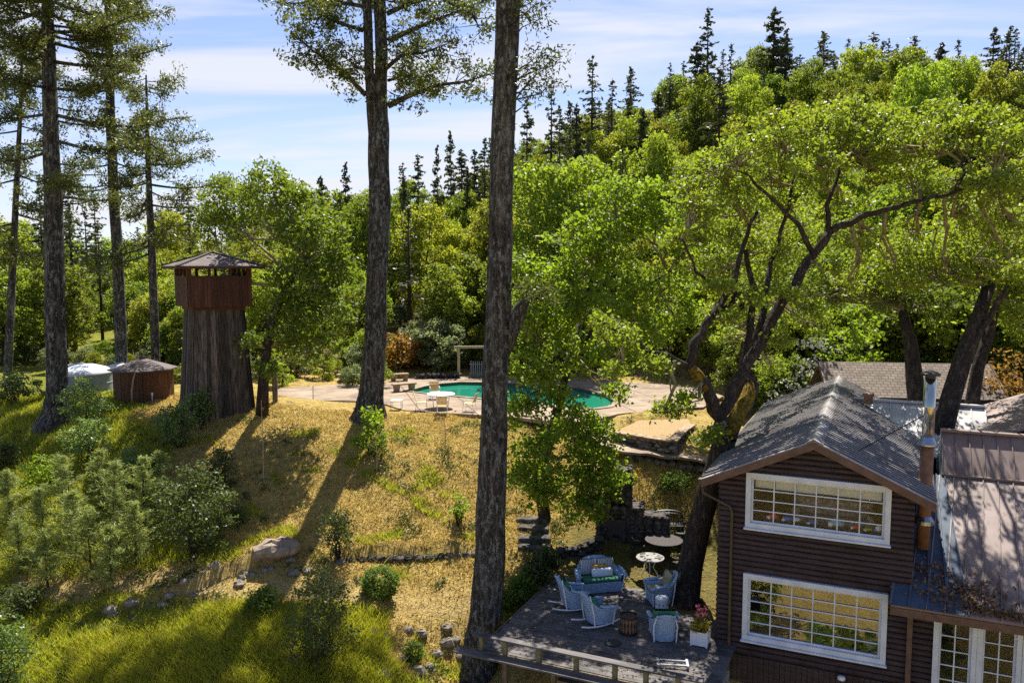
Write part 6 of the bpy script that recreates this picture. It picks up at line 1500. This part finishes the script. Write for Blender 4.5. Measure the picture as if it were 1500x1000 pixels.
for x_, y_, s_ in ((-1.5, 10, .5), (6.8, 9.5, .36), (4.0, 10.4, .17), (2.2, 9.4, .15), (5.2, 11.4, .2)):  # unseen trees added below the frame to darken parts of the window reflections
    plant('dark', x_, y_, s_, 'unseen dark tree added to put dark patches in the cabin window reflections', 'broadleaf_tree', 'unseen trees added for the window reflections')
for k_, l_ in protos.items():
    for i, o in enumerate(l_):
        if (k_, i) not in used:
            for ch in list(o.children): bpy.data.objects.remove(ch)
            bpy.data.objects.remove(o)
# ---------------------------------------------------------------- grass: countless blades
def blades(n, fn, hmin, hmax, wd):
    pts = fn(n); n = len(pts); z = Hs(pts[:, 0], pts[:, 1]); a = rng.uniform(0, 6.28, n); h = rng.uniform(hmin, hmax, n)
    d = np.stack([np.cos(a), np.sin(a), 0 * a], 1); up = np.stack([rng.normal(size=n) * .55, rng.normal(size=n) * .55, np.ones(n)], 1) * h[:, None]
    b_ = np.stack([pts[:, 0], pts[:, 1], z - .02], 1); v = np.empty((n, 3, 3)); v[:, 0] = b_ - d * wd; v[:, 1] = b_ + d * wd; v[:, 2] = b_ + up
    return v.reshape(-1, 3)
def scatter(want_green):
    def f(n):
        d = rng.uniform(21, 43, n * 3); u = rng.uniform(-60, 1060, n * 3); x = (u - 750) / FPX * d; g, p_, f_ = cover(x, d)
        k = vnoise(x, d, 1.3, 9) * .35; hx, hy = HL(x, d)
        ok = ((g + k > .42) if want_green else (g + k <= .55)) & (rng.random(n * 3) < (1 - .75 * p_ if not want_green else 1)) & ~((hx > -6.5) & (hy > -3.9) & (hy < 5.2)) & ~((d > 39.3) & (x > -12)) & ~((x > 3) & (d > 33.2)) & (f_ < .4)
        return np.stack([x, d], 1)[ok][:n]
    return f
v1 = blades(90000, scatter(False), .04, .15, .022); o = quadmesh('dry_grass', v1, M['straw_blade'], k=3); tag(o, 'short dry golden grass on the slope', 'grass', kind='stuff')
v2 = blades(80000, scatter(True), .07, .30, .018); o = quadmesh('green_grass', v2, M['grass_blade'], k=3); tag(o, 'green and yellow grass on the left bank', 'grass', kind='stuff')
def lowpatch(n):
    d = rng.uniform(21.5, 26, n * 2); u = rng.uniform(80, 560, n * 2); x = (u - 750) / FPX * d; vv = 500 + (CAM.z - Hs(x, d)) / d * FPX - 105
    ok = (vv > 905 - (u - 300) * .25) & (vv > 880); return np.stack([x, d], 1)[ok][:n]
v3 = blades(45000, lowpatch, .18, .5, .02); o = quadmesh('tall_grass', v3, M['grass_blade'], k=3); tag(o, 'tall lush grass in the lower middle of the bank', 'grass', kind='stuff')
def weeds(n):
    d = rng.uniform(23, 38.5, n * 4); u = rng.uniform(-40, 1040, n * 4); x = (u - 750) / FPX * d; k = vnoise(x, d, 1.05, 21) + .6 * vnoise(x, d, 3.1, 22); hx, hy = HL(x, d)
    ok = (k > .5) & ~((hx > -6.5) & (hy > -3.9) & (hy < 5.5)); return np.stack([x, d], 1)[ok][:n]
wp = weeds(8000); wz = Hs(wp[:, 0], wp[:, 1]); wc = np.repeat(np.stack([wp[:, 0], wp[:, 1], wz + .05], 1), 4, 0); wc = wc + rng.normal(size=wc.shape) * (.07, .07, .04)
o = quadmesh('weeds', leafquads(wc, .13, .05, .8), M['bush_leaf']); tag(o, 'low dark weeds scattered in patches over the dry slope', 'weeds', kind='stuff')
v4 = blades(14000, lowpatch, .12, .4, .02); o = quadmesh('dead_stalks', v4, M['straw_blade'], k=3); tag(o, 'dead straw stalks among the tall lush grass', 'grass', kind='stuff')
ll = rng.uniform(-6, .2, (2200, 2)); ll[:, 1] = rng.uniform(-3.2, 5.2, 2200); zz2 = np.where((ll[:, 1] < 2.6), .0, .0); wv = np.array([HW(a, b2) for a, b2 in ll]); hz2 = np.maximum(Hs(wv[:, 0], wv[:, 1]) + .01, np.where(ll[:, 1] < 2.6, .004, -.04)); wv[:, 2] = hz2 + .012
o = quadmesh('fallen_leaves', leafquads(wv, .07, .045, 3.0), M['litter']); tag(o, 'small fallen leaves scattered over the deck and bare soil', 'leaf litter', kind='stuff')
print('PLANTED', count)
